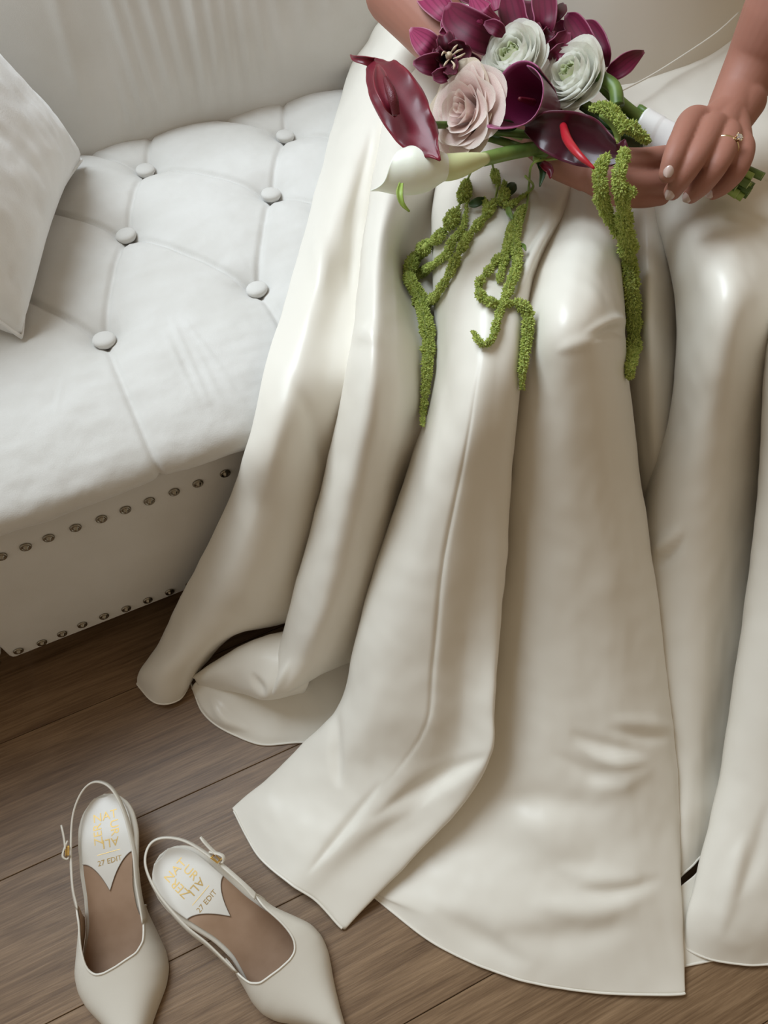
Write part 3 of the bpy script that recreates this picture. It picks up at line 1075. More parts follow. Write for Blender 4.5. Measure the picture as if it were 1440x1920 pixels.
# legs under the skirt
for hip, knee, ank, toe in (((.75, .22, .425), (.525, -.06, .415), (.50, -.12, .085), (.485, -.25, .022)),
                            ((.88, .20, .425), tuple(PZ(1385, 545, .41)), (.68, -.17, .085), (.67, -.30, .022))):
    limb([hip, tuple((np.array(hip) + np.array(knee)) / 2), knee], [.044, .040, .036])
    limb([knee, tuple((np.array(knee) * .6 + np.array(ank) * .4)), ank], [.036, .036, .028])
    limb([ank, tuple((np.array(ank) * .45 + np.array(toe) * .55)), toe], [.032, .03, .018])


def remesh(parts, voxel, smooth_it, ratio):
    v, f = join_vf(parts)
    o = bpy.data.objects.new('tmp', mesh(v, f))
    COL.objects.link(o)
    m = o.modifiers.new('r', 'REMESH')
    m.mode = 'VOXEL'
    m.voxel_size = voxel
    m = o.modifiers.new('s', 'SMOOTH')
    m.factor = .5
    m.iterations = smooth_it
    if ratio < 1:
        m = o.modifiers.new('d', 'DECIMATE')
        m.ratio = ratio
    dg = bpy.context.evaluated_depsgraph_get()
    me = bpy.data.meshes.new_from_object(o.evaluated_get(dg))
    bpy.data.objects.remove(o)
    return me


me_h = remesh(bodyparts, .0014, 4, 1)
me_t = remesh(trunk, .006, 2, 1)
bmj = bmesh.new()
bmj.from_mesh(me_h)
bmj.from_mesh(me_t)
mej = bpy.data.meshes.new('body')
bmj.to_mesh(mej)
bmj.free()
body = link('body', mej, M['skin'], person)


hair = []
for k in range(15):
    an_ = -1.25 + 2.5 * k / 14
    p0 = np.array([.82 + .03 * math.sin(an_), .300, 1.262])
    p1 = np.array([.82 + .086 * math.sin(an_), .330 + .070 * math.cos(an_) * .9, 1.18])
    p2 = np.array([.82 + .060 * math.sin(an_), .345 + .060 * math.cos(an_), 1.10])
    hair.append(capsule([p0, p1, p2], [.022, .026, .020], 10))
M['hair'] = material('brown_hair', (.06, .035, .02), rough=.45)
link('hair', remesh(hair, .005, 2, 1), M['hair'], person)


# finger nails
def nail(name, tip, prev, wpx, lpx, lift=.0, tilt=(0, 0)):
    """almond nail lying on the finger's last joint, facing out from the palm"""
    a, b = np.array(prev), np.array(tip)
    t = (b - a) / np.linalg.norm(b - a)
    toc = CAM - b
    toc = toc / np.linalg.norm(toc) + np.array([0, 0, .25]) + RT * tilt[0] + UP * tilt[1]
    n = toc - t * (toc @ t)
    n /= np.linalg.norm(n)
    s = np.cross(t, n)
    k = mpp(b)
    W, L = wpx * k / 2, lpx * k
    g = []
    for i in range(13):
        u = i / 12
        wv = math.sqrt(max(0, 1 - abs(2 * u - 1) ** 2.6))
        row = []
        for j in range(9):
            q = -1 + 2 * j / 8
            p = b + t * (u - .62) * L + s * q * W * wv + n * (lift + .0012 - .0022 * q * q * wv - .0016 * (u - .4) ** 2 * 3)
            row.append(p)
        g.append(row)
    o = link('fingernail', grid_mesh(g), M['nailpolish'], person)
    solidify(o, .0009, 0)
    return o


for nm_, w_, l_, lf in (('Lindex', 18, 27, .0068), ('Lmiddle', 18, 27, .0068), ('Lring', 18, 25, .0066), ('Lpinky', 16, 22, .0059), ('Rmiddle', 15, 24, .0067)):
    P = FING[nm_]
    nail(nm_, P[-1], P[-2], w_, l_, lf)

# engagement ring
rp = FING['Lring']
a = rp[1] * .62 + rp[2] * .38
t = rp[2] - rp[1]
t /= np.linalg.norm(t)
n = CAM - a
n = n - t * (n @ t)
n /= np.linalg.norm(n)
s = np.cross(t, n)
loop = [a + .0112 * (math.cos(q) * n + math.sin(q) * s) for q in np.linspace(0, 2 * PI, 40, endpoint=False)]
vs = []
sg = 8
for i, p in enumerate(loop):
    rd = (p - a) / np.linalg.norm(p - a)
    for k in range(sg):
        th = 2 * PI * k / sg
        vs.append(p + .0008 * math.cos(th) * rd + .0011 * math.sin(th) * t)
N_ = len(loop)
f = [(i * sg + k, i * sg + (k + 1) % sg, ((i + 1) % N_) * sg + (k + 1) % sg, ((i + 1) % N_) * sg + k) for i in range(N_) for k in range(sg)]
ring = link('ring', mesh(vs, f), M['ring_gold'], person)
ring['label'] = 'gold engagement ring with a round diamond'
dc = a + (n * .85 + s * -.52) * .0150
dn = n * .85 + s * -.52
e1 = np.cross(dn, t)
e1 /= np.linalg.norm(e1)
prof_ = [(.0000, .0016), (.0018, .0016), (.0031, .0004), (.0032, 0.), (.0014, -.0022), (0.00001, -.0036)]
vs = []
sg = 12
for rr, h in prof_:
    for k in range(sg):
        th = 2 * PI * k / sg
        vs.append(dc + rr * (math.cos(th) * t + math.sin(th) * e1) + h * dn)
f = [(i * sg + k, i * sg + (k + 1) % sg, (i + 1) * sg + (k + 1) % sg, (i + 1) * sg + k) for i in range(len(prof_) - 1) for k in range(sg)]
link('diamond', mesh(vs, f), M['diamond'], ring, smooth=False)
pr = []
for k in range(6):
    th = 2 * PI * k / 6
    d = math.cos(th) * t + math.sin(th) * e1
    pr.append(tube([dc - dn * .004 + d * .001, dc + d * .0031, dc + d * .0030 + dn * .0012], [.0005, .0005, .0004], 6))
v, f = join_vf(pr)
link('prong_setting', mesh(v, f), M['ring_gold'], ring)

# ------------------------------------------------------------------ shoes
SL = .252


_ss = np.linspace(0, 1, 401)


def _sm(y, n):
    for _ in range(n):
        y[1:-1] = (y[:-2] + 2 * y[1:-1] + y[2:]) / 4
    return y


_sw = _sm(np.interp(_ss, [0, .012, .03, .06, .11, .18, .28, .38, .48, .56, .64, .70, .76, .85, .93, .98, 1],
                    [.0, .0108, .0175, .0235, .0280, .0298, .0284, .0260, .0275, .0335, .0392, .0390, .0335, .0185, .0090, .004, .001]), 60)
_sw[:14] = np.sqrt(np.linspace(0, 1, 14)) * _sw[14]
_sc = _sm(np.interp(_ss, [0, .2, .42, .62, .8, 1], [0, 0, .0060, .0075, .004, 0.]), 200)
_sz = _sm(np.interp(_ss, [0, .2, .3, .4, .5, .6, .7, .8, 1], [.052, .050, .045, .034, .022, .012, .008, .007, .010]), 300)


def sh_w(s):
    return np.interp(s, _ss, _sw)


def sh_c(s):
    return np.interp(s, _ss, _sc)


def sh_z(s):
    return np.interp(s, _ss, _sz)


def make_shoe(heel_xy, direction, side, label):
    d = np.array([direction[0], direction[1], 0.])
    d /= np.linalg.norm(d)
    r_ = np.array([d[1], -d[0], 0.]) * side            # outer side
    o0 = np.array([heel_xy[0], heel_xy[1], 0.])

    def W_(x, y, z):
        return o0 + r_ * x + d * y + np.array([0, 0, z])
    root = empty('slingback_pump', tuple(W_(0, .12, 0)))
    tag(root, label, 'shoe', 'pair of off-white slingback pumps')
    ss = np.concatenate([np.linspace(0, .12, 22), np.linspace(.13, 1, 60)])
    # sole and covered platform
    G = []
    for s in ss:
        w_, c_, z_ = sh_w(s), sh_c(s), sh_z(s)
        row = []
        for x, dz in ((-.98, -.0015), (-1.05, -.0025), (-1.06, -.0055), (-1.0, -.0075), (-.5, -.008), (0, -.008), (.5, -.008), (1.0, -.0075), (1.06, -.0055), (1.05, -.0025), (.98, -.0015), (.5, -.001), (0, -.001), (-.5, -.001)):
            zz = z_ + dz
            row.append(W_(c_ + x * w_, s * SL, max(zz, .0004)))
        G.append(row)
    sole = link('sole', grid_mesh(G, closed_v=True), M['leather'], root)
    # tan insole
    G = []
    for s in ss[2:]:
        w_, c_, z_ = sh_w(s) * np.interp(s, [0, .45, .6], [.90, .90, .985]) - .0006, sh_c(s), sh_z(s)
        G.append([W_(c_ + t_ * w_, s * SL, z_ + .0002 + .0012 * t_ * t_) for t_ in np.linspace(-1, 1, 21)])
    link('insole', grid_mesh(G), M['insole'], root)
    # ivory heel pad with pointed front
    G = []
    for u in np.linspace(0, 1, 46):
        row = []
        for t_ in np.linspace(-1, 1, 41):
            send = .262 + .118 * (1 - abs(t_)) ** 1.75 - .02 * (1 - abs(abs(t_) - .75) * 2) * 0
            s = .012 + (send - .012) * u
            w_, c_, z_ = sh_w(s) * .90 - .0004, sh_c(s), sh_z(s)
            row.append(W_(c_ + t_ * w_, s * SL, z_ + .0013 + .0010 * t_ * t_))
        G.append(row)
    pad = link('heel_pad', grid_mesh(G), M['pad'], root)
    solidify(pad, .0007, 0)
    # stitching along the pad's front edge
    edge = np.array(G[-1]) + np.array([0, 0, .0002]) - d * .0003
    v, f = tube(edge, .00035, 5)
    link('stitching', mesh(v, f), M['stitch'], pad)
    # lettering: text up = towards the heel, text right = the picture's right
    tx = -r_ * side
    ty = -d
    base = W_(sh_c(.12), 0, 0)
    letters = []

    def put(txt, size, cx, cy, rot):
        cu = bpy.data.curves.new('t', 'FONT')
        cu.body = txt
        cu.size = size
        cu.align_x = 'CENTER'
        cu.align_y = 'CENTER'
        cu.resolution_u = 3
        to = bpy.data.objects.new('t', cu)
        COL.objects.link(to)
        dg = bpy.context.evaluated_depsgraph_get()
        me = bpy.data.meshes.new_from_object(to.evaluated_get(dg))
        bpy.data.objects.remove(to)
        ca, sa = math.cos(rot), math.sin(rot)
        vs = []
        for q in me.vertices:
            x, y = q.co.x * 1.02, q.co.y
            x, y = x * ca - y * sa + cx, x * sa + y * ca + cy
            s = (.0 - y) / SL
            p = base + tx * x + ty * y
            vs.append((p[0], p[1], sh_z(s) + .00200))
        letters.append((vs, [tuple(pg.vertices) for pg in me.polygons]))
    yc = -.0375
    put('NAT', .0122, 0, yc + .0130, 0)
    put('UR', .0122, .0083, yc - .0005, -PI / 2)
    put('ALI', .0122, .0030, yc - .0140, PI)
    put('ZER', .0122, -.0085, yc - .0030, PI / 2)
    put('27 EDIT', .0072, 0, yc - .0315, 0)
    v, f = join_vf(letters)
    b0, b1 = base + tx * -.0118 + ty * (yc - .0232), base + tx * .0118 + ty * (yc - .0232)
    zz = sh_z((-yc + .0232) / SL) + .0020
    q = ty * .0003
    o_ = len(v)
    v = list(v) + [(*(b0 - q)[:2], zz), (*(b1 - q)[:2], zz), (*(b1 + q)[:2], zz), (*(b0 + q)[:2], zz)]
    f = list(f) + [(o_, o_ + 1, o_ + 2, o_ + 3)]
    lt = link('lettering', mesh(v, f), M['foil'], pad, smooth=False)
    lt['label'] = 'gold foil lettering'

    # vamp and quarters
    def hu(s):
        return np.interp(s, [.3, .45, .55, .62, .70, .80, .90, .97, 1], [.050, .047, .0455, .043, .037, .029, .0205, .0135, .009])

    def wu(s):
        return sh_w(s) * 1.06 + .0030 * (1 - max(0, (s - .85) / .15))

    def up_pt(th, s, off=0):
        w_, c_, z_ = wu(s) - off, sh_c(s), sh_z(s)
        cx_, sn = math.cos(th), math.sin(th)
        x = math.copysign(abs(cx_) ** .78, cx_)
        return W_(c_ + w_ * x, s * SL, max(.0006, z_ - .006) + (hu(s) + .004 - off) * max(sn, 0) ** .82)

    def s0(th):
        q = th / PI
        return np.interp(q, [0, .07, .14, .22, .30, .36, .41, .47, .56, .66, .75, .83, .89, .94, 1],
                         [.44, .415, .405, .47, .57, .64, .668, .672, .652, .635, .600, .54, .49, .47, .46])
    ths = np.linspace(0, PI, 61)
    us = np.linspace(0, 1, 46)
    thb = np.array([s0(t_) for t_ in ths])
    thb = np.convolve(np.pad(thb, 1, mode='edge'), [.25, .5, .25], 'valid')
    G = [[up_pt(t_, b_ + (1 - b_) * u) for t_, b_ in zip(ths, thb)] for u in us]
    up_ = link('vamp', grid_mesh(G), M['leather'], root)
    G2 = [[up_pt(t_, b_ + .001 + (.97 - b_) * u, .0016) for t_, b_ in zip(ths, thb)] for u in us]
    link('lining', grid_mesh(G2), M['lining'], root)
    rim = np.array(G[0])
    v, f = tube(rim, .0011, 7)
    link('topline_binding', mesh(v, f), M['leather'], up_)
    # sling strap
    th_o, th_i = .16 * PI, .86 * PI
    po = up_pt(th_o, .42)
    pi_ = up_pt(th_i, .53)
    loc = [po, W_(.0345, .085, .062), W_(.0325, .050, .067), W_(.0265, .018, .072), W_(.014, -.002, .0755), W_(.0, -.007, .076), W_(-.015, .004, .0745), W_(-.0250, .032, .070),
           W_(-.0285, .070, .061), W_(-.0265, .100, .050), pi_]
    path = cr(np.array(loc), 90)
    ctr = W_(0, .06, .0)
    wd_ = []
    for p in path:
        rad = p - ctr
        rad[2] = 0
        rad /= np.linalg.norm(rad) + 1e-9
        wd_.append(np.array([0, 0, 1.]) * .86 - rad * .42)
    v, f = ribbon(path, wd_, np.interp(np.linspace(0, 1, 90), [0, .06, .2, .8, .94, 1], [.012, .0085, .0062, .0062, .0085, .012]), .0019)
    strap = link('sling_strap', mesh(v, f), M['leather'], root)
    # buckle on the outer side, with the strap's free end
    i0 = 17
    c = path[i0]
    tdir = path[i0 + 2] - path[i0 - 2]
    tdir /= np.linalg.norm(tdir)
    wdir = np.array(wd_[i0])
    wdir = wdir - tdir * (wdir @ tdir)
    wdir /= np.linalg.norm(wdir)
    out = np.cross(tdir, wdir)
    if out @ (c - ctr) < 0: out = -out
    c = c + out * .0032
    bw, bl = .0085, .0040
    cor = [c + wdir * bw + tdir * bl, c + wdir * bw - tdir * bl, c - wdir * bw - tdir * bl, c - wdir * bw + tdir * bl]
    parts = []
    for k in range(4):
        parts.append(capsule([cor[k], cor[(k + 1) % 4]], [.0010, .0010], 8, 4))
    parts.append(capsule([c - tdir * bl, c + tdir * bl + out * .001], [.0007, .0006], 8, 4))
    v, f = join_vf(parts)
    link('buckle', mesh(v, f), M['gold'], strap)
    # strap loop through the buckle and tail
    lp = [c + tdir * .010, c + tdir * .003 + out * .003, c - tdir * .004 + out * .0045, c - tdir * .0075 + out * .001, c - tdir * .006 - out * .0015]
    P_ = cr(np.array(lp), 24)
    v, f = ribbon(P_, [wdir] * 24, .0058, .0016)
    link('strap_loop', mesh(v, f), M['leather'], strap)
    tl = cr(np.array([c + tdir * .002 + out * .002, c + tdir * .014 + out * .0035, c + tdir * .026 + out * .006]), 14)
    v, f = ribbon(tl, [wdir] * 14, np.interp(np.linspace(0, 1, 14), [0, .8, 1], [.006, .006, .003]), .0016)
    link('strap_tail', mesh(v, f), M['leather'], strap)
    # heel
    G = []
    for u in np.linspace(0, 1, 14):
        z = .046 * (1 - u) + .003 * 0
        rx = np.interp(u, [0, .2, .5, .9, 1], [.0265, .020, .0125, .0085, .0088])
        ry = np.interp(u, [0, .2, .5, .9, 1], [.028, .020, .0120, .0080, .0083])
        yc_ = np.interp(u, [0, .3, 1], [.031, .028, .026])
        G.append([W_(rx * math.cos(a), yc_ + ry * math.sin(a), max(z, .0005)) for a in np.linspace(0, 2 * PI, 24, endpoint=False)])
    link('heel', grid_mesh(G, closed_v=True), M['leather'], root)
    return root


make_shoe((-.0345, -.1860), (-.168, -.986), 1, 'off-white slingback pump pointing straight at the viewer, on the left')
make_shoe((.0030, -.2710), (.442, -.897), -1, 'off-white slingback pump turned slightly aside, nearer the gown hem')
# ------------------------------------------------------------------ bouquet
bq = empty('bouquet', tuple(PZ(1040, 230, .50)))
tag(bq, 'bridal bouquet of burgundy orchids, white ranunculus and trailing green amaranth', 'bouquet')


def petal_material(name, inner, outer, vein, rough=.5, veins=26., edge=.86, sheen=.15, sss=0., coat=0., transl=0.):
    """colour runs over the petal itself: base to tip, darker veins, a pale rim"""
    m = material(name, inner, rough=rough, spec=.28, sheen=sheen, sss=sss, coat=coat)
    N, L, b = nodes(m)
    uv = N.new('ShaderNodeUVMap')
    sep = N.new('ShaderNodeSeparateXYZ')
    L.new(uv.outputs[0], sep.inputs[0])
    # across -1..1
    ma = N.new('ShaderNodeMath'); ma.operation = 'MULTIPLY_ADD'; ma.inputs[1].default_value = 2; ma.inputs[2].default_value = -1
    L.new(sep.outputs[0], ma.inputs[0])
    ab = N.new('ShaderNodeMath'); ab.operation = 'ABSOLUTE'
    L.new(ma.outputs[0], ab.inputs[0])
    mx = N.new('ShaderNodeMath'); mx.operation = 'MAXIMUM'
    L.new(ab.outputs[0], mx.inputs[0]); L.new(sep.outputs[1], mx.inputs[1])
    rim = N.new('ShaderNodeMapRange'); rim.inputs[1].default_value = edge; rim.inputs[2].default_value = 1.0
    L.new(mx.outputs[0], rim.inputs[0])
    sn = N.new('ShaderNodeMath'); sn.operation = 'MULTIPLY'; sn.inputs[1].default_value = veins
    L.new(sep.outputs[0], sn.inputs[0])
    si = N.new('ShaderNodeMath'); si.operation = 'SINE'
    L.new(sn.outputs[0], si.inputs[0])
    vr = N.new('ShaderNodeMapRange'); vr.inputs[1].default_value = .2; vr.inputs[2].default_value = 1.0; vr.inputs[4].default_value = .55
    L.new(si.outputs[0], vr.inputs[0])
    nz = N.new('ShaderNodeTexNoise'); nz.inputs['Scale'].default_value = 60; nz.inputs['Detail'].default_value = 4
    mixa = N.new('ShaderNodeMix'); mixa.data_type = 'RGBA'
    mixa.inputs[6].default_value = (*inner, 1); mixa.inputs[7].default_value = (*vein, 1)
    L.new(vr.outputs[0], mixa.inputs[0])
    mixb = N.new('ShaderNodeMix'); mixb.data_type = 'RGBA'
    L.new(rim.outputs[0], mixb.inputs[0]); L.new(mixa.outputs[2], mixb.inputs[6]); mixb.inputs[7].default_value = (*outer, 1)
    hs = N.new('ShaderNodeHueSaturation')
    mr = N.new('ShaderNodeMapRange'); mr.inputs[3].default_value = .75; mr.inputs[4].default_value = 1.25
    L.new(nz.outputs['Fac'], mr.inputs[0]); L.new(mr.outputs[0], hs.inputs['Value']); L.new(mixb.outputs[2], hs.inputs['Color'])
    L.new(hs.outputs[0], b.inputs['Base Color'])
    if transl:
        tb = N.new('ShaderNodeBsdfTranslucent')
        L.new(hs.outputs[0], tb.inputs['Color'])
        ms = N.new('ShaderNodeMixShader')
        ms.inputs[0].default_value = transl
        out = [n_ for n_ in N if n_.type == 'OUTPUT_MATERIAL'][0]
        L.new(b.outputs[0], ms.inputs[1])
        L.new(tb.outputs[0], ms.inputs[2])
        L.new(ms.outputs[0], out.inputs['Surface'])
    return m


M['orchid'] = petal_material('burgundy_orchid', (.120, .006, .030), (.34, .10, .17), (.065, .003, .016), rough=.5, edge=.92, sheen=0)
M['orchid_pink'] = petal_material('rose_orchid', (.28, .030, .095), (.50, .22, .30), (.13, .007, .036), rough=.5, veins=34, edge=.92, sheen=0)
M['lip'] = petal_material('dark_orchid_lip', (.075, .003, .016), (.16, .02, .05), (.04, .002, .01), rough=.5)
M['lip_mark'] = material('cream_lip_markings', (.62, .50, .36), rough=.5)
M['anth'] = petal_material('burgundy_anthurium', (.150, .005, .018), (.21, .012, .028), (.085, .002, .011), rough=.36, veins=9, coat=.15)
M['anth_dark'] = petal_material('dark_anthurium', (.045, .004, .010), (.10, .01, .03), (.03, .002, .008), rough=.3, veins=14, coat=.2)
M['spadix_red'] = material('red_spadix', (.42, .010, .022), rough=.35)
M['spadix_dark'] = material('burgundy_spadix', (.12, .008, .018), rough=.4)
add_bump(M['spadix_dark'], 900, .5, .001)
M['calla_purple'] = petal_material('purple_calla', (.16, .012, .060), (.36, .09, .20), (.11, .008, .04), rough=.33, veins=18, edge=.93, coat=.1)
M['calla_white'] = material('white_calla', (.84, .86, .74), rough=.38, spec=.4, sss=.15, sss_r=(.8, 1, .5))
M['calla_tube'] = material('pale_green_calla_tube', (.66, .68, .36), rough=.4, sss=.1)
M['calla_tail'] = material('green_calla_tip', (.30, .42, .08), rough=.45)
M['rose'] = petal_material('blush_rose', (.84, .66, .61), (.90, .80, .73), (.82, .63, .58), rough=.6, veins=9, edge=.88, sheen=.2, transl=.3)
M['rose_out'] = petal_material('faded_rose', (.70, .57, .48), (.70, .60, .46), (.64, .50, .42), rough=.6, veins=9, edge=.88, sheen=.3)
M['ran'] = petal_material('white_ranunculus', (.95, .95, .89), (.95, .95, .90), (.945, .945, .88), rough=.6, veins=20, edge=.9, sheen=.3, transl=.52)
M['ran_core'] = petal_material('green_white_ranunculus', (.72, .78, .50), (.84, .87, .70), (.62, .70, .38), rough=.55, veins=14, transl=.35)
M['ran_eye'] = material('green_ranunculus_eye', (.22, .32, .08), rough=.6)
M['stem'] = material('green_stem', (.10, .17, .035), rough=.42, spec=.4)
add_noise_color(M['stem'], (.07, .13, .025), (.17, .25, .06), scale=40, detail=3)
M['stem_light'] = material('light_green_stem', (.30, .42, .10), rough=.45)
M['stem_cut'] = material('cut_stem_end', (.45, .52, .22), rough=.7)
M['amar'] = material('green_amaranth', (.24, .34, .055), rough=.75, spec=.2, sheen=.3)
add_noise_color(M['amar'], (.23, .31, .05), (.54, .60, .17), scale=420, detail=2, lo=.3, hi=.7)
M['leaf'] = material('dark_green_leaf', (.035, .075, .025), rough=.4)
M['ribbon'] = material('white_satin_ribbon', (.83, .82, .80), rough=.32, spec=.6)


def uv_grid(me, R, C):
    uvl = me.uv_layers.new(name='UVMap')
    n = len(me.vertices)
    uv = np.zeros((n, 2))
    idx = np.arange(n)
    uv[:, 0] = (idx % C) / (C - 1)
    uv[:, 1] = (idx // C) / (R - 1)
    li = np.zeros(len(me.loops), int)
    me.loops.foreach_get('vertex_index', li)
    uvl.data.foreach_set('uv', uv[li].reshape(-1))


def leaf(name, mat, parent, mid, wl, wr, cup=.25, nrm=None, bend=0., ruffle=0., thick=.0008, R=22, C=13, seed=0, cup_pow=2.):
    """petal or spathe: mid = (px, py, z) points base -> tip, half widths in photo pixels each side,
       cup > 0 lifts the edges towards nrm"""
    P = cr(np.array([PZ(*p) for p in mid]), R)
    k = np.array([mpp(p) for p in P])
    u = np.linspace(0, 1, R)
    WL = np.interp(u, np.linspace(0, 1, len(wl)), wl)
    WR_ = np.interp(u, np.linspace(0, 1, len(wr)), wr)
    # smooth the width profile
    for _ in range(2):
        WL[1:-1] = (WL[:-2] + 2 * WL[1:-1] + WL[2:]) / 4
        WR_[1:-1] = (WR_[:-2] + 2 * WR_[1:-1] + WR_[2:]) / 4
    t = np.gradient(P, axis=0)
    t /= np.linalg.norm(t, axis=1)[:, None]
    g = np.zeros((R, C, 3))
    for i in range(R):
        n = (CAM - P[i]) if nrm is None else np.array(nrm, float)
        n = n / np.linalg.norm(n)
        n = n - t[i] * (n @ t[i])
        n /= np.linalg.norm(n)
        s = np.cross(n, t[i])             # to the left of travel seen from the viewer's side
        for j in range(C):
            q = -1 + 2 * j / (C - 1)
            w_ = (WL[i] if q < 0 else WR_[i]) * k[i]
            # q<0 : left of travel in the picture
            h = cup * w_ * abs(q) ** cup_pow + bend * (u[i] - .4) ** 2 * k[i]
            rf = ruffle * k[i] * abs(q) ** 3 * mnoise.noise(Vector((i * .35 + seed * 9.1, q * 2, seed * 3.3)))
            g[i, j] = P[i] + s * (-q) * w_ * (1 - .12 * abs(cup) * q * q) + n * (h + rf)
    me = grid_mesh(g)
    uv_grid(me, R, C)
    o = link(name, me, mat, parent)
    if thick:
        solidify(o, thick, 0)
    return o


def flower(name, at, label=None):
    e = empty(name, tuple(at))
    adopt(e, bq)
    # keep the empty's own place in the world
    e.location = Vector(tuple(map(float, at)))
    if label: e['label'] = label
    return e


def stem(path, rad, mat='stem', parent=None, name='stem', seg=9, n=30):
    P = cr(np.array([PZ(*p) for p in path]), n)
    v, f = tube(P, rad if np.ndim(rad) else np.full(n, rad), seg)
    return link(name, mesh(v, f), M[mat], parent or bq)


# --- handle: stems through the ribbon to the cut ends
HA = (1205, 238, .528)
HB = (1398, 344, .514)
rs = random.Random(5)
a3, b3 = PZ(*HA), PZ(*HB)
ax = (b3 - a3) / np.linalg.norm(b3 - a3)
e1 = np.cross(ax, CAM - a3)
e1 /= np.linalg.norm(e1)
e2 = np.cross(ax, e1)
for k in range(13):
    th = 2 * PI * k / 10 + .3
    rr = .0095 if k < 10 else .004
    off = e1 * rr * math.cos(th) + e2 * rr * math.sin(th) * .8
    st = a3 - ax * .012 + off * 1.25
    end = b3 + ax * rs.uniform(-.004, .010) + off * 1.15
    midp = (a3 + b3) / 2 + off * .8
    r_ = rs.uniform(.0028, .0040)
    P = cr(np.array([st, midp, end]), 16)
    v, f = tube(P, np.full(16, r_), 9)
    o = link('stem', mesh(v, f), [M['stem'] if k % 3 else M['stem_light'], M['stem_cut']], bq)
    o.data.polygons[len(o.data.polygons) - 1].material_index = 1
# ribbon: wound bands
G = []
for u in np.linspace(0, 1, 40):
    p = a3 + ax * (.000 + .070 * u)
    rr = .0150 - .0022 * u
    wv = .0006 * ((u * 4.3) % 1.0)
    G.append([p + (rr + wv + .0004 * math.sin(th * 3 + u * 9)) * (math.cos(th) * e1 + math.sin(th) * .88 * e2) + ax * .004 * math.sin(th + .8) for th in np.linspace(0, 2 * PI, 36, endpoint=False)])
rb = link('ribbon_wrap', grid_mesh(G, closed_v=True), M['ribbon'], bq)
rb['label'] = 'white satin ribbon wrapped around the stems'
solidify(rb, .0008, 0)

# stems running from the flowers to the handle
for path, r_, mt in (([(1120, 150, .560), (1160, 190, .548), (1212, 232, .532)], .0052, 'stem'),
                     ([(1125, 145, .563), (1152, 165, .562), (1158, 200, .555)], .0058, 'stem'),
                     ([(1080, 185, .545), (1150, 222, .540), (1212, 243, .530)], .0034, 'stem'),
                     ([(1090, 200, .540), (1150, 238, .536), (1210, 252, .528)], .0030, 'leaf'),
                     ([(1095, 225, .535), (1150, 250, .530), (1210, 258, .526)], .0036, 'stem'),
                     ([(1100, 240, .528), (1160, 262, .524), (1212, 262, .522)], .0034, 'stem_light'),
                     ([(1020, 200, .530), (1120, 232, .528), (1208, 248, .527)], .0034, 'stem'),
                     ([(1128, 215, .548), (1150, 236, .548), (1158, 262, .540), (1140, 284, .534)], .0028, 'stem_light'),
                     ([(905, 299, .540), (960, 286, .538), (1020, 276, .532), (1110, 262, .526), (1208, 256, .524)], .0058, 'stem'),
                     ([(890, 250, .520), (950, 268, .518), (1010, 286, .518), (1080, 290, .518)], .0036, 'stem'),
                     ([(955, 250, .512), (1000, 262, .512), (1080, 275, .515)], .0030, 'stem_light'),
                     ([(1000, 298, .512), (1060, 296, .512), (1110, 285, .515)], .0030, 'stem_light')):
    stem(path, r_, mt)


# --- orchids
def orchid(at, label, petals, lip=None):
    e = flower('orchid', PZ(*at), label)
    for q, (mid, wl, wr, cup, mt, kw) in enumerate(petals):
        leaf('petal', M[mt], e, mid, wl, wr, cup, seed=q + at[0], **kw)
    if lip:
        for q, (mid, wl, wr, cup, mt, kw) in enumerate(lip):
            leaf('lip', M[mt], e, mid, wl, wr, cup, seed=q + 3, **kw)
    return e


o1 = orchid((842, 104, .545), 'burgundy orchid with a pink upper petal, at the left edge of the bouquet', [
    ([(826, 104, .548), (800, 82, .562), (767, 52, .560)], [8, 22, 25, 18, 3], [8, 20, 24, 16, 3], .30, 'orchid_pink', {'bend': -10}),
    ([(836, 122, .548), (806, 124, .560), (774, 118, .560)], [8, 18, 17, 12, 3], [8, 22, 24, 16, 4], .35, 'orchid', {'bend': -8}),
    ([(846, 130, .552), (832, 140, .560), (812, 146, .556)], [6, 14, 14, 4], [4, 10, 14, 8], .3, 'orchid', {}),
    ([(850, 104, .545), (880, 122, .552), (908, 138, .545)], [8, 20, 20, 3], [8, 20, 20, 3], .25, 'orchid', {}),
    ([(846, 95, .545), (852, 70, .556), (840, 48, .555)], [8, 16, 14, 3], [8, 16, 14, 3], .25, 'orchid', {}),
], [
    ([(840, 108, .552), (838, 88, .568), (832, 66, .574)], [10, 16, 18, 10], [10, 16, 20, 12], .8, 'lip', {'ruffle': 8}),
    ([(842, 106, .552), (864, 100, .566), (884, 96, .572)], [10, 22, 26, 12], [10, 24, 28, 14], .7, 'lip', {'ruffle': 10}),
    ([(838, 112, .552), (848, 128, .564), (856, 138, .566)], [10, 18, 18, 6], [10, 18, 18, 6], .6, 'lip', {'ruffle': 8}),
    ([(832, 108, .556), (822, 100, .566), (818, 92, .568)], [8, 12, 10, 4], [8, 12, 10, 4], .6, 'lip', {'ruffle': 6}),
])
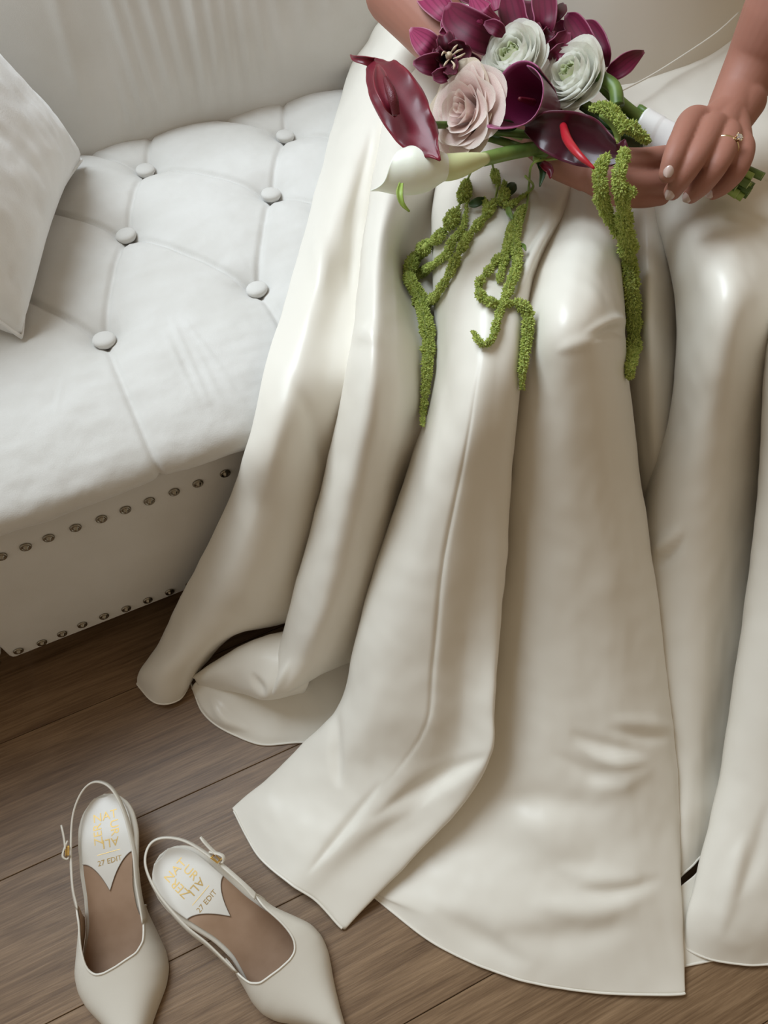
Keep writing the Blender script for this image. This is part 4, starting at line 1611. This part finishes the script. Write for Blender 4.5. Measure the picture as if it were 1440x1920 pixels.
# cream markings and column in the throat
for pts in (((848, 104, .572), (858, 96, .577), (868, 92, .578)), ((850, 110, .572), (862, 106, .577), (872, 100, .578)), ((846, 98, .572), (852, 90, .577), (858, 84, .579)),
            ((842, 112, .571), (836, 118, .573), (832, 124, .572)), ((838, 100, .572), (832, 98, .574), (828, 104, .573)), ((846, 114, .572), (852, 122, .574), (850, 130, .572))):
    P = cr(np.array([PZ(*p) for p in pts]), 10)
    v, f = tube(P, np.array([.0004, .0011, .0005]), 6)
    link('lip_marking', mesh(v, f), M['lip_mark'], o1)
v, f = capsule([PZ(842, 108, .556), PZ(842, 104, .570)], [.003, .0032], 10)
link('column', mesh(v, f), M['lip_mark'], o1)

orchid((905, 40, .56), 'large burgundy orchid with a broad cupped petal, at the top of the bouquet', [
    ([(945, 78, .556), (905, 62, .576), (862, 36, .580), (838, 8, .572)], [10, 34, 36, 30, 5], [10, 28, 30, 22, 5], .38, 'orchid', {'bend': -6}),
    ([(935, 42, .582), (902, 26, .590), (884, -8, .590)], [6, 14, 20, 5], [6, 20, 26, 5], -.25, 'orchid_pink', {}),
    ([(944, 66, .580), (930, 54, .585), (908, 44, .584)], [5, 12, 12, 3], [6, 14, 14, 4], .3, 'orchid', {}),
    ([(905, 10, .560), (870, -30, .560), (850, -60, .555)], [10, 25, 25, 4], [10, 25, 25, 4], .3, 'orchid', {}),
    ([(840, 60, .556), (836, 44, .560), (846, 28, .560)], [6, 10, 10, 3], [6, 10, 10, 3], .3, 'orchid_pink', {}),
    ([(940, 70, .545), (965, 40, .552), (980, 0, .555)], [10, 28, 34, 26], [10, 28, 34, 26], .3, 'orchid', {}),
    ([(930, 20, .582), (925, 0, .586), (918, -20, .586)], [6, 14, 14, 4], [6, 14, 14, 4], .3, 'orchid_pink', {}),
])
orchid((1010, 50, .56), 'burgundy orchid behind the two ranunculus', [
    ([(1008, 72, .560), (1020, 40, .578), (1018, -4, .580), (1012, -40, .57)], [8, 18, 24, 20, 4], [8, 22, 26, 22, 4], .40, 'orchid', {}),
    ([(1000, 75, .558), (972, 50, .570), (958, 8, .572), (950, -30, .57)], [8, 22, 28, 24, 4], [8, 22, 26, 22, 4], .4, 'orchid', {}),
    ([(1022, 96, .562), (1046, 84, .574), (1064, 60, .572)], [6, 14, 16, 4], [6, 16, 18, 6], .45, 'orchid', {}),
    ([(1030, 112, .560), (1044, 100, .572), (1060, 84, .572)], [5, 12, 12, 4], [5, 12, 12, 4], .4, 'orchid', {}),
    ([(1036, 40, .560), (1050, 22, .566), (1058, 8, .562)], [5, 10, 11, 4], [5, 10, 11, 4], .3, 'lip', {}),
], [
    ([(1012, 74, .562), (1004, 60, .572), (1000, 50, .574)], [8, 14, 14, 6], [8, 14, 14, 6], .6, 'lip', {'ruffle': 6}),
    ([(1014, 78, .562), (1026, 66, .572), (1032, 58, .572)], [8, 12, 12, 4], [8, 12, 12, 4], .6, 'lip', {'ruffle': 6}),
])
orchid((1100, 80, .55), 'burgundy orchid with long petals at the right of the bouquet', [
    ([(1122, 118, .552), (1100, 82, .570), (1078, 46, .572), (1062, 28, .566)], [8, 18, 22, 18, 4], [8, 18, 20, 16, 4], .35, 'orchid', {}),
    ([(1136, 126, .548), (1130, 95, .562), (1112, 58, .566), (1096, 40, .562)], [6, 14, 18, 15, 3], [6, 14, 17, 14, 3], .35, 'orchid', {}),
    ([(1140, 140, .550), (1160, 128, .558), (1184, 110, .562), (1209, 96, .560)], [8, 17, 18, 12, 3], [8, 18, 20, 13, 3], .28, 'orchid', {'bend': -6}),
    ([(1070, 80, .553), (1056, 60, .560), (1046, 40, .560)], [8, 16, 16, 4], [8, 16, 16, 4], .3, 'orchid', {}),
])
orchid((815, 5, .55), 'burgundy orchid petals at the top left corner of the bouquet', [
    ([(852, 40, .553), (828, 12, .562), (800, -22, .560), (785, -45, .555)], [8, 24, 30, 24, 4], [8, 20, 26, 20, 4], .3, 'orchid_pink', {}),
    ([(848, 66, .552), (836, 58, .560), (824, 62, .560)], [4, 8, 8, 2], [4, 8, 8, 2], .3, 'orchid_pink', {}),
    ([(960, -10, .57), (940, -40, .57), (930, -70, .565)], [8, 24, 24, 4], [8, 24, 24, 4], .3, 'orchid', {}),
])

# --- anthuriums
an = flower('anthurium', PZ(755, 200, .54), 'glossy burgundy anthurium pointing down at the left of the bouquet')
leaf('spathe', M['anth'], an, [(692, 112, .566), (716, 150, .572), (752, 200, .572), (790, 252, .570), (823, 298, .566)],
     [10, 42, 50, 50, 38, 22, 1], [6, 28, 40, 46, 46, 30, 1], -.20, ruffle=14, R=34, C=19, thick=.0010, seed=2, bend=-14)
leaf('spathe_lobe', M['anth'], an, [(742, 219, .576), (731, 190, .586), (716, 152, .588), (708, 122, .580)], [3, 15, 19, 14, 3], [3, 10, 14, 12, 3], .5, R=20, C=11, seed=5)
leaf('spathe_tip', M['anth'], an, [(700, 118, .566), (682, 113, .568), (664, 110, .566), (657, 103, .562)], [9, 7, 4, 1], [9, 7, 5, 1], .5, R=14, C=9, seed=6)
P = cr(np.array([PZ(743, 216, .579), PZ(735, 180, .590), PZ(722, 146, .592)]), 24)
v, f = tube(P, np.array([.0030, .0042, .0040, .0018]), 10)
link('spadix', mesh(v, f), M['spadix_dark'], an)
stem([(790, 235, .545), (850, 235, .530), (950, 245, .522), (1060, 262, .52), (1205, 250, .525)], .0032, 'stem', an)

ad = flower('anthurium', PZ(1070, 255, .54), 'dark burgundy anthurium with a bright red spadix below the right ranunculus')
leaf('spathe', M['anth_dark'], ad, [(985, 240, .546), (1030, 246, .552), (1080, 258, .552), (1125, 276, .552), (1158, 282, .556), (1172, 262, .562)],
     [6, 34, 42, 42, 28, 15, 1], [6, 34, 46, 46, 34, 22, 1], .30, R=34, C=19, thick=.0010, seed=8, ruffle=6)
P = cr(np.array([PZ(1056, 236, .558), PZ(1064, 262, .568), PZ(1085, 290, .572), PZ(1114, 316, .570)]), 30)
v, f = tube(P, np.array([.0030, .0036, .0034, .0026, .0010]), 12)
so = link('spadix', mesh(v, f), M['spadix_red'], ad)
so['label'] = 'bright red spadix'
stem([(1000, 250, .535), (1080, 270, .522), (1205, 254, .522)], .0030, 'stem', ad)


# --- calla lilies: a rolled funnel with a pointed rim
def calla(e, mat, axis, rad, tip_ang, tip_len, wrap=2 * PI, flare=.0, R=34, C=48, squash=1., name='spathe', rim_wave=.10):
    P = cr(np.array([PZ(*p) for p in axis]), R)
    k = np.array([mpp(p) for p in P])
    rr = np.interp(np.linspace(0, 1, R), np.linspace(0, 1, len(rad)), rad)
    for _ in range(2): rr[1:-1] = (rr[:-2] + 2 * rr[1:-1] + rr[2:]) / 4
    rr = rr * k
    t = np.gradient(P, axis=0)
    t /= np.linalg.norm(t, axis=1)[:, None]
    g = np.zeros((R, C, 3))
    for i in range(R):
        u = i / (R - 1)
        n = CAM - P[i]
        n = n - t[i] * (n @ t[i])
        n /= np.linalg.norm(n)
        s = np.cross(n, t[i])
        for j in range(C):
            th = tip_ang + PI + wrap * (j / (C - 1)) + .0
            # rim reaches further on the tip side
            lean = math.cos((th - tip_ang) / 2) ** 2 if True else 0
            cs = max(0, math.cos(th - tip_ang))
            ext = tip_len * k[i] * u ** 3 * (cs ** 5 + .35 * (.5 + .5 * math.cos(th - tip_ang)) - .30)
            ro = rr[i] * (1 + rim_wave * u ** 4 * math.sin(2 * th + 1)) * (1 + flare * u ** 6 * (1 + cs ** 3))
            ov = 1 + .10 * (j / (C - 1)) * (.4 + u)      # the edge wraps over itself
            g[i, j] = P[i] + (math.cos(th) * n + math.sin(th) * s * squash) * ro * ov + t[i] * ext
    me = grid_mesh(g)
    uv_grid(me, R, C)
    o = link(name, me, mat, e)
    solidify(o, .0009, 0)
    return o, g


cp = flower('calla_lily', PZ(980, 185, .54), 'purple calla lily with its open mouth to the left, below the left ranunculus')
calla(cp, M['calla_purple'], [(1062, 214, .530), (1030, 204, .542), (1000, 192, .554), (966, 180, .566)], [.5, 15, 31, 41, 49], 1.35, 52, wrap=2.2 * PI, flare=.12, squash=1.05)
stem([(1062, 214, .530), (1110, 228, .526), (1205, 246, .527)], .0038, 'stem', cp)
v, f = capsule([PZ(1000, 192, .552), PZ(975, 186, .562)], [.0030, .0020], 10)
link('spadix', mesh(v, f), M['spadix_dark'], cp)

cw = flower('calla_lily', PZ(800, 315, .53), 'white calla lily with a pale green throat hanging at the lower left of the bouquet')
calla(cw, M['calla_tube'], [(912, 297, .541), (880, 305, .544), (850, 312, .545), (822, 314, .545)], [9, 15, 20, 22, 21], 0, 0, R=18, C=28, name='tube', rim_wave=0)
calla(cw, M['calla_white'], [(842, 312, .545), (818, 314, .546), (790, 317, .546), (762, 318, .545), (742, 316, .544)], [19, 27, 38, 42, 40, 36], 1.35, 40, flare=.12, rim_wave=.14)
leaf('tip', M['calla_tail'], cw, [(752, 344, .556), (749, 362, .555), (754, 382, .550), (768, 397, .545)], [4, 7, 5, 1], [4, 6, 4, 1], .6, R=16, C=7)


# --- rose and ranunculus: petals wound around an axis
def wound(e, center, facing, Rm, rings, mat_of, H=.9, twist=0., seed=0, cname='petal', vary=.05):
    """rings: (count, radius, height, open, curl, span) as fractions of Rm"""
    c = PZ(*center)
    f_ = np.array(facing, float)
    f_ /= np.linalg.norm(f_)
    a = np.cross(f_, np.array([0, 0, 1.]))
    a /= np.linalg.norm(a)
    b = np.cross(f_, a)
    rg = random.Random(seed)
    for ri, (cnt, r0, h0, op, curl, span) in enumerate(rings):
        for k in range(cnt):
            th0 = 2 * PI * (k + .5 * (ri % 2)) / cnt + twist * ri + rg.uniform(-.15, .15)
            r_ = r0 * rg.uniform(.94, 1.06)
            h_ = h0 * rg.uniform(1 - vary, 1 + vary * .6)
            curl_k = curl * rg.uniform(1 - 3 * vary, 1 + 3 * vary)
            lean = rg.uniform(-vary, vary)
            f1, f2 = rg.uniform(1.5, 4), rg.uniform(0, 6)
            Rn, Cn = 13, 15
            g = np.zeros((Rn, Cn, 3))
            ph = rg.uniform(0, 6)
            for i in range(Rn):
                u = i / (Rn - 1)
                for j in range(Cn):
                    q = -1 + 2 * j / (Cn - 1)
                    wv = .35 + .65 * min(1, u / .45) ** .7
                    th = th0 + q * span * .5 * wv
                    top = u * (1 - .13 * abs(q) ** 2.6)
                    rad = r_ * (.30 + .70 * math.sin(min(1, top * 1.15) * PI / 2)) + op * top ** 2
                    cr_ = curl_k * max(0, top - .72) / .28 * (1 + 4 * vary * math.sin(f1 * q + f2))
                    rad += abs(cr_) ** 1.3 * (1 if cr_ > 0 else -1)
                    hh = h_ * (top * (1 + lean * q) - .35 * max(0, cr_)) - .30 + vary * .25 * math.sin(q * f1 * 2 + ph) * u ** 4
                    rad += .025 * math.sin(q * 5 + ph) * u ** 3 + .02 * mnoise.noise(Vector((q * 2 + k, u * 3, ri + seed)))
                    g[i, j] = c + Rm * (rad * (math.cos(th) * a + math.sin(th) * b) + hh * f_)
            me = grid_mesh(g)
            uv_grid(me, Rn, Cn)
            o = link(cname, me, mat_of(ri, k), e)


CD = CAM - PZ(870, 215, .55)
CD /= np.linalg.norm(CD)
rose = flower('rose', PZ(872, 215, .545), 'blush pink rose in full bloom at the centre left of the bouquet')
ro_r = 76 * mpp(PZ(870, 215, .55))
wound(rose, (886, 212, .540), CD * .60 - RT * .70 + np.array([0, .05, .22]), ro_r,
      [(2, .08, .92, .02, .02, 3.6), (3, .17, .96, .05, .05, 2.9), (3, .27, .98, .08, .12, 2.7), (4, .38, .97, .10, .20, 2.3), (4, .50, .93, .12, .28, 2.2), (5, .60, .86, .14, .34, 2.0), (5, .68, .74, .18, .40, 1.9), (5, .72, .58, .22, .40, 1.8)],
      lambda r_, k: M['rose_out'] if (r_ >= 6 and k % 2 == 0) else M['rose'], seed=5, vary=.09)
stem([(890, 240, .535), (960, 250, .525), (1080, 258, .522), (1205, 250, .525)], .0034, 'stem', rose)

for (cx_, cy_, z_), fc, rr, lb, sd in (((968, 116, .560), CD * .66 - RT * .42 + np.array([0, .20, .42]), 63, 'white ranunculus with a green centre, the left of the two', 21),
                                      ((1081, 150, .556), CD * .56 - RT * .56 + np.array([0, .18, .40]), 63, 'white ranunculus with tightly layered petals, the right of the two', 22)):
    e = flower('ranunculus', PZ(cx_, cy_, z_), lb)
    Rm = rr * mpp(PZ(cx_, cy_, z_))
    wound(e, (cx_, cy_, z_), fc, Rm,
          [(4, .10, .80, -.02, -.10, 2.6), (5, .20, .90, -.03, -.14, 2.2), (5, .30, .98, -.02, -.12, 2.2), (6, .41, 1.02, .0, -.08, 2.0), (6, .52, 1.01, .02, -.03, 1.9),
           (6, .62, .96, .05, .04, 1.9), (6, .71, .87, .08, .10, 1.8), (6, .79, .74, .11, .15, 1.8), (6, .84, .56, .15, .18, 1.8)],
          lambda r_, k: M['ran_core'] if r_ < 3 else M['ran'], seed=sd, vary=.12)
    c = PZ(cx_, cy_, z_)
    f_ = np.array(fc) / np.linalg.norm(fc)
    v, f = capsule([c + f_ * Rm * .10, c + f_ * Rm * .40], [Rm * .09, Rm * .07], 10)
    link('eye', mesh(v, f), M['ran_eye'], e)


# --- amaranth: strands packed with tiny florets
def floret_cloud(P, R, dens, rg, size):
    """tiny pointed florets standing out of a strand"""
    t, a, b = frames(P)
    L = np.linalg.norm(np.diff(P, axis=0), axis=1)
    vs, fs = [], []
    for i in range(len(P) - 1):
        cnt = dens * L[i] * (R[i] + R[i + 1]) * .5
        n = int(cnt) + (1 if rg.random() < cnt - int(cnt) else 0)
        for _ in range(n):
            u = rg.random()
            p = P[i] * (1 - u) + P[i + 1] * u
            r_ = R[i] * (1 - u) + R[i + 1] * u
            th = rg.uniform(0, 2 * PI)
            d = math.cos(th) * a[i] + math.sin(th) * b[i] + t[i] * rg.uniform(-.5, .7)
            d /= np.linalg.norm(d)
            lump = .80 + .35 * mnoise.noise(Vector((p[0] * 160, p[1] * 160, p[2] * 160)))
            c = p + d * r_ * lump * rg.uniform(.55, .95)
            s_ = size * rg.uniform(.7, 1.25)
            x = np.cross(d, np.array([.3, .5, .8]))
            x /= np.linalg.norm(x)
            y = np.cross(d, x)
            k0 = len(vs)
            vs += [c - d * s_ * .5, c + x * s_ * .55, c + y * s_ * .55, c - x * s_ * .55, c - y * s_ * .55, c + d * s_ * 1.25]
            fs += [(k0 + 5, k0 + 1, k0 + 2), (k0 + 5, k0 + 2, k0 + 3), (k0 + 5, k0 + 3, k0 + 4), (k0 + 5, k0 + 4, k0 + 1),
                   (k0, k0 + 2, k0 + 1), (k0, k0 + 3, k0 + 2), (k0, k0 + 4, k0 + 3), (k0, k0 + 1, k0 + 4)]
    return vs, fs


def amaranth(pts, label, zdef=None, stem_r=.0011, size=.0017, lift=.9):
    """pts: (px, py, radius_px[, z]); radius 0 is bare stem"""
    W3, RR = [], []
    for p in pts:
        x, y, r_ = p[:3]
        if len(p) > 3:
            q = PZ(x, y, p[3])
        else:
            d = cloth_depth(x, y, max(8, r_ * .8)) or .6
            q = PDp(x, y, d - (max(r_, 4) * d / FPX) * lift - .002)
        W3.append(q)
        RR.append(r_ * mpp(q))
    n = max(40, 12 * len(pts))
    W3 = np.array(W3)
    P = cr(W3, n)
    R = np.interp(np.linspace(0, 1, n), np.linspace(0, 1, len(RR)), RR)
    rg = random.Random(int(pts[0][0] * 7 + pts[-1][1]))
    for i in range(n):       # knobbly outline
        R[i] *= 1 + (.42 if R[i] < .0050 else .2) * mnoise.noise(Vector((P[i][0] * 130, P[i][1] * 130, P[i][2] * 130)))
    e = flower('amaranth_strand', P[0], label)
    v, f = tube(P, np.full(n, stem_r), 6)
    link('stem', mesh(v, f), M['stem_light'], e)
    core = [i for i in range(n) if R[i] > .0012]
    if core:
        v, f = tube(P[core[0]:core[-1] + 1], np.maximum(R[core[0]:core[-1] + 1] * .55, .0004), 8)
        o = link('core', mesh(v, f), M['amar'], e)
        R2 = np.where(R > .0008, R, 0)
        v, f = floret_cloud(P, R2, 4.2e6, rg, size)
        if v:
            o = link('florets', mesh(v, f), M['amar'], e, smooth=False)
            o['kind'] = 'stuff'
    return e


amaranth([(1128, 270, 0, .545), (1160, 282, 4, .548), (1170, 288, 12, .562), (1166, 306, 14, .560), (1160, 336, 17, .556), (1168, 381, 18, .536), (1172, 424, 18, .508), (1179, 479, 18), (1183, 533, 17), (1188, 587, 17), (1188, 641, 16), (1182, 685, 12), (1181, 708, 5)],
         'long thick green amaranth strand hanging beside the hands')
amaranth([(1140, 290, 6, .556), (1124, 318, 16, .555), (1127, 352, 18, .548), (1130, 380, 14, .532), (1142, 408, 12, .510), (1158, 440, 12, .495)], 'short green amaranth tuft beside the long strand')
amaranth([(1172, 350, 4, .548), (1182, 358, 10, .548), (1186, 366, 8, .545)], 'small green amaranth knob on the side of the long strand')
amaranth([(1105, 205, 4, .555), (1125, 200, 12, .560), (1150, 212, 14, .562), (1168, 236, 13, .560), (1172, 246, 9, .558)], 'green amaranth sprig beside the right ranunculus')
amaranth([(1165, 225, 6, .560), (1185, 240, 12, .558), (1204, 256, 13, .552), (1216, 266, 7, .548)], 'green amaranth sprig lying against the ribbon')
amaranth([(1140, 262, 4, .552), (1150, 268, 9, .552), (1156, 272, 6, .550)], 'tiny green amaranth tuft by the ribbon')
amaranth([(1081, 296, 0, .520), (1030, 299, 0, .522), (998, 308, 0, .525), (992, 345, 0), (988, 385, 0), (973, 435, 1), (955, 463, 1), (945, 474, 4), (932, 486, 10), (924, 497, 4), (916, 508, 10), (908, 518, 3), (899, 528, 11), (897, 540, 4), (901, 554, 11), (910, 562, 6), (922, 567, 11), (936, 570, 7), (950, 570, 11), (962, 568, 6), (973, 568, 11), (989, 587, 13), (990, 615, 14), (986, 650, 12), (980, 690, 9), (979, 730, 3)],
         'green amaranth strand with a bare looping stem in the middle of the trailing sprays')
amaranth([(985, 385, 2), (974, 400, 10), (966, 450, 10), (970, 490, 11), (964, 515, 13), (953, 543, 12), (940, 575, 9), (930, 610, 9), (922, 635, 8), (908, 646, 7), (895, 636, 6), (886, 621, 4)],
         'green amaranth strand ending in an upturned hook')
amaranth([(972, 395, 4), (958, 430, 9), (950, 462, 9), (944, 495, 7), (935, 527, 5)], 'thin green amaranth strand between the looping stem and the hook')
amaranth([(922, 302, 0, .525), (926, 320, 2), (928, 327, 10), (930, 334, 13), (932, 342, 8), (933, 350, 1), (929, 370, 1), (925, 382, 8), (916, 395, 11), (910, 404, 3), (902, 414, 9), (892, 426, 10), (885, 434, 4), (876, 446, 10), (868, 460, 11), (862, 472, 5), (854, 486, 10), (843, 512, 11), (836, 524, 7), (826, 540, 11), (815, 556, 8), (803, 567, 12), (788, 572, 8)],
         'green amaranth strand running diagonally down to the left spray')
amaranth([(884, 320, 0, .530), (877, 336, 1), (874, 345, 9), (872, 358, 17), (867, 371, 11), (863, 381, 2), (857, 394, 2), (852, 402, 12), (847, 412, 18), (841, 424, 11), (835, 431, 3), (829, 437, 11), (823, 444, 15), (816, 450, 9), (808, 454, 2),
          (802, 457, 11), (796, 464, 18), (789, 474, 11), (784, 479, 4), (778, 484, 14), (773, 492, 18), (767, 505, 12), (766, 514, 10), (770, 528, 16), (782, 548, 18), (790, 566, 17), (793, 582, 15), (800, 610, 16), (803, 645, 14), (801, 690, 12), (797, 740, 9), (793, 775, 6), (792, 798, 2)],
         'knobbly green amaranth strand at the left, tapering to the lowest tip')
amaranth([(877, 372, 2), (874, 395, 2), (866, 432, 7), (846, 455, 11), (838, 476, 9), (812, 496, 6), (795, 508, 10), (778, 518, 9)], 'green amaranth side branch joining the left strand')
amaranth([(946, 340, 2), (945, 368, 14), (935, 382, 6)], 'round green amaranth cluster under the bouquet')
amaranth([(905, 372, 4), (915, 392, 10), (910, 410, 6)], 'small green amaranth cluster beside the dark leaf')
amaranth([(985, 330, 0, .515), (1000, 350, 0), (975, 372, 3), (958, 384, 6), (945, 384, 6)], 'green amaranth twig crossing behind the looping stem')


# --- small leaves
def sprig(mid, wl, mt='leaf', lb=None):
    o = leaf('leaf', M[mt], bq, mid, wl, wl, .4, R=12, C=7, thick=.0005)
    return o


def onc(x, y, up_=.006):
    d = cloth_depth(x, y) or .6
    p = PDp(x, y, d - up_)
    return (x, y, p[2])


sprig([onc(880, 384), onc(893, 380, .010), onc(908, 372, .008)], [3, 8, 9, 2])
sprig([onc(950, 368), onc(958, 354, .010), onc(966, 344, .008)], [4, 11, 10, 2])
sprig([onc(952, 388), onc(955, 400, .009), onc(962, 412, .007)], [3, 6, 5, 1], 'stem')
sprig([(1010, 300, .520), (1018, 320, .518), (1012, 350, .512)], [5, 8, 6, 1])
sprig([(1015, 305, .522), (1030, 318, .522), (1032, 335, .518)], [5, 9, 7, 1], 'anth')
sprig([(925, 238, .535), (950, 236, .540), (968, 240, .536)], [4, 12, 10, 2])
sprig([(1000, 232, .540), (1050, 238, .538), (1090, 232, .535)], [4, 12, 10, 3])
sprig([(1085, 240, .535), (1120, 262, .535), (1160, 275, .533)], [6, 20, 18, 4], 'leaf')
sprig([(1130, 250, .532), (1165, 268, .532), (1205, 274, .528)], [6, 16, 14, 4], 'leaf')
sprig([onc(976, 458), onc(983, 462, .008), onc(986, 470, .006)], [2, 4, 3, 1], 'stem')
for o in bpy.data.objects:
    if '_at' in o:
        del o['_at']
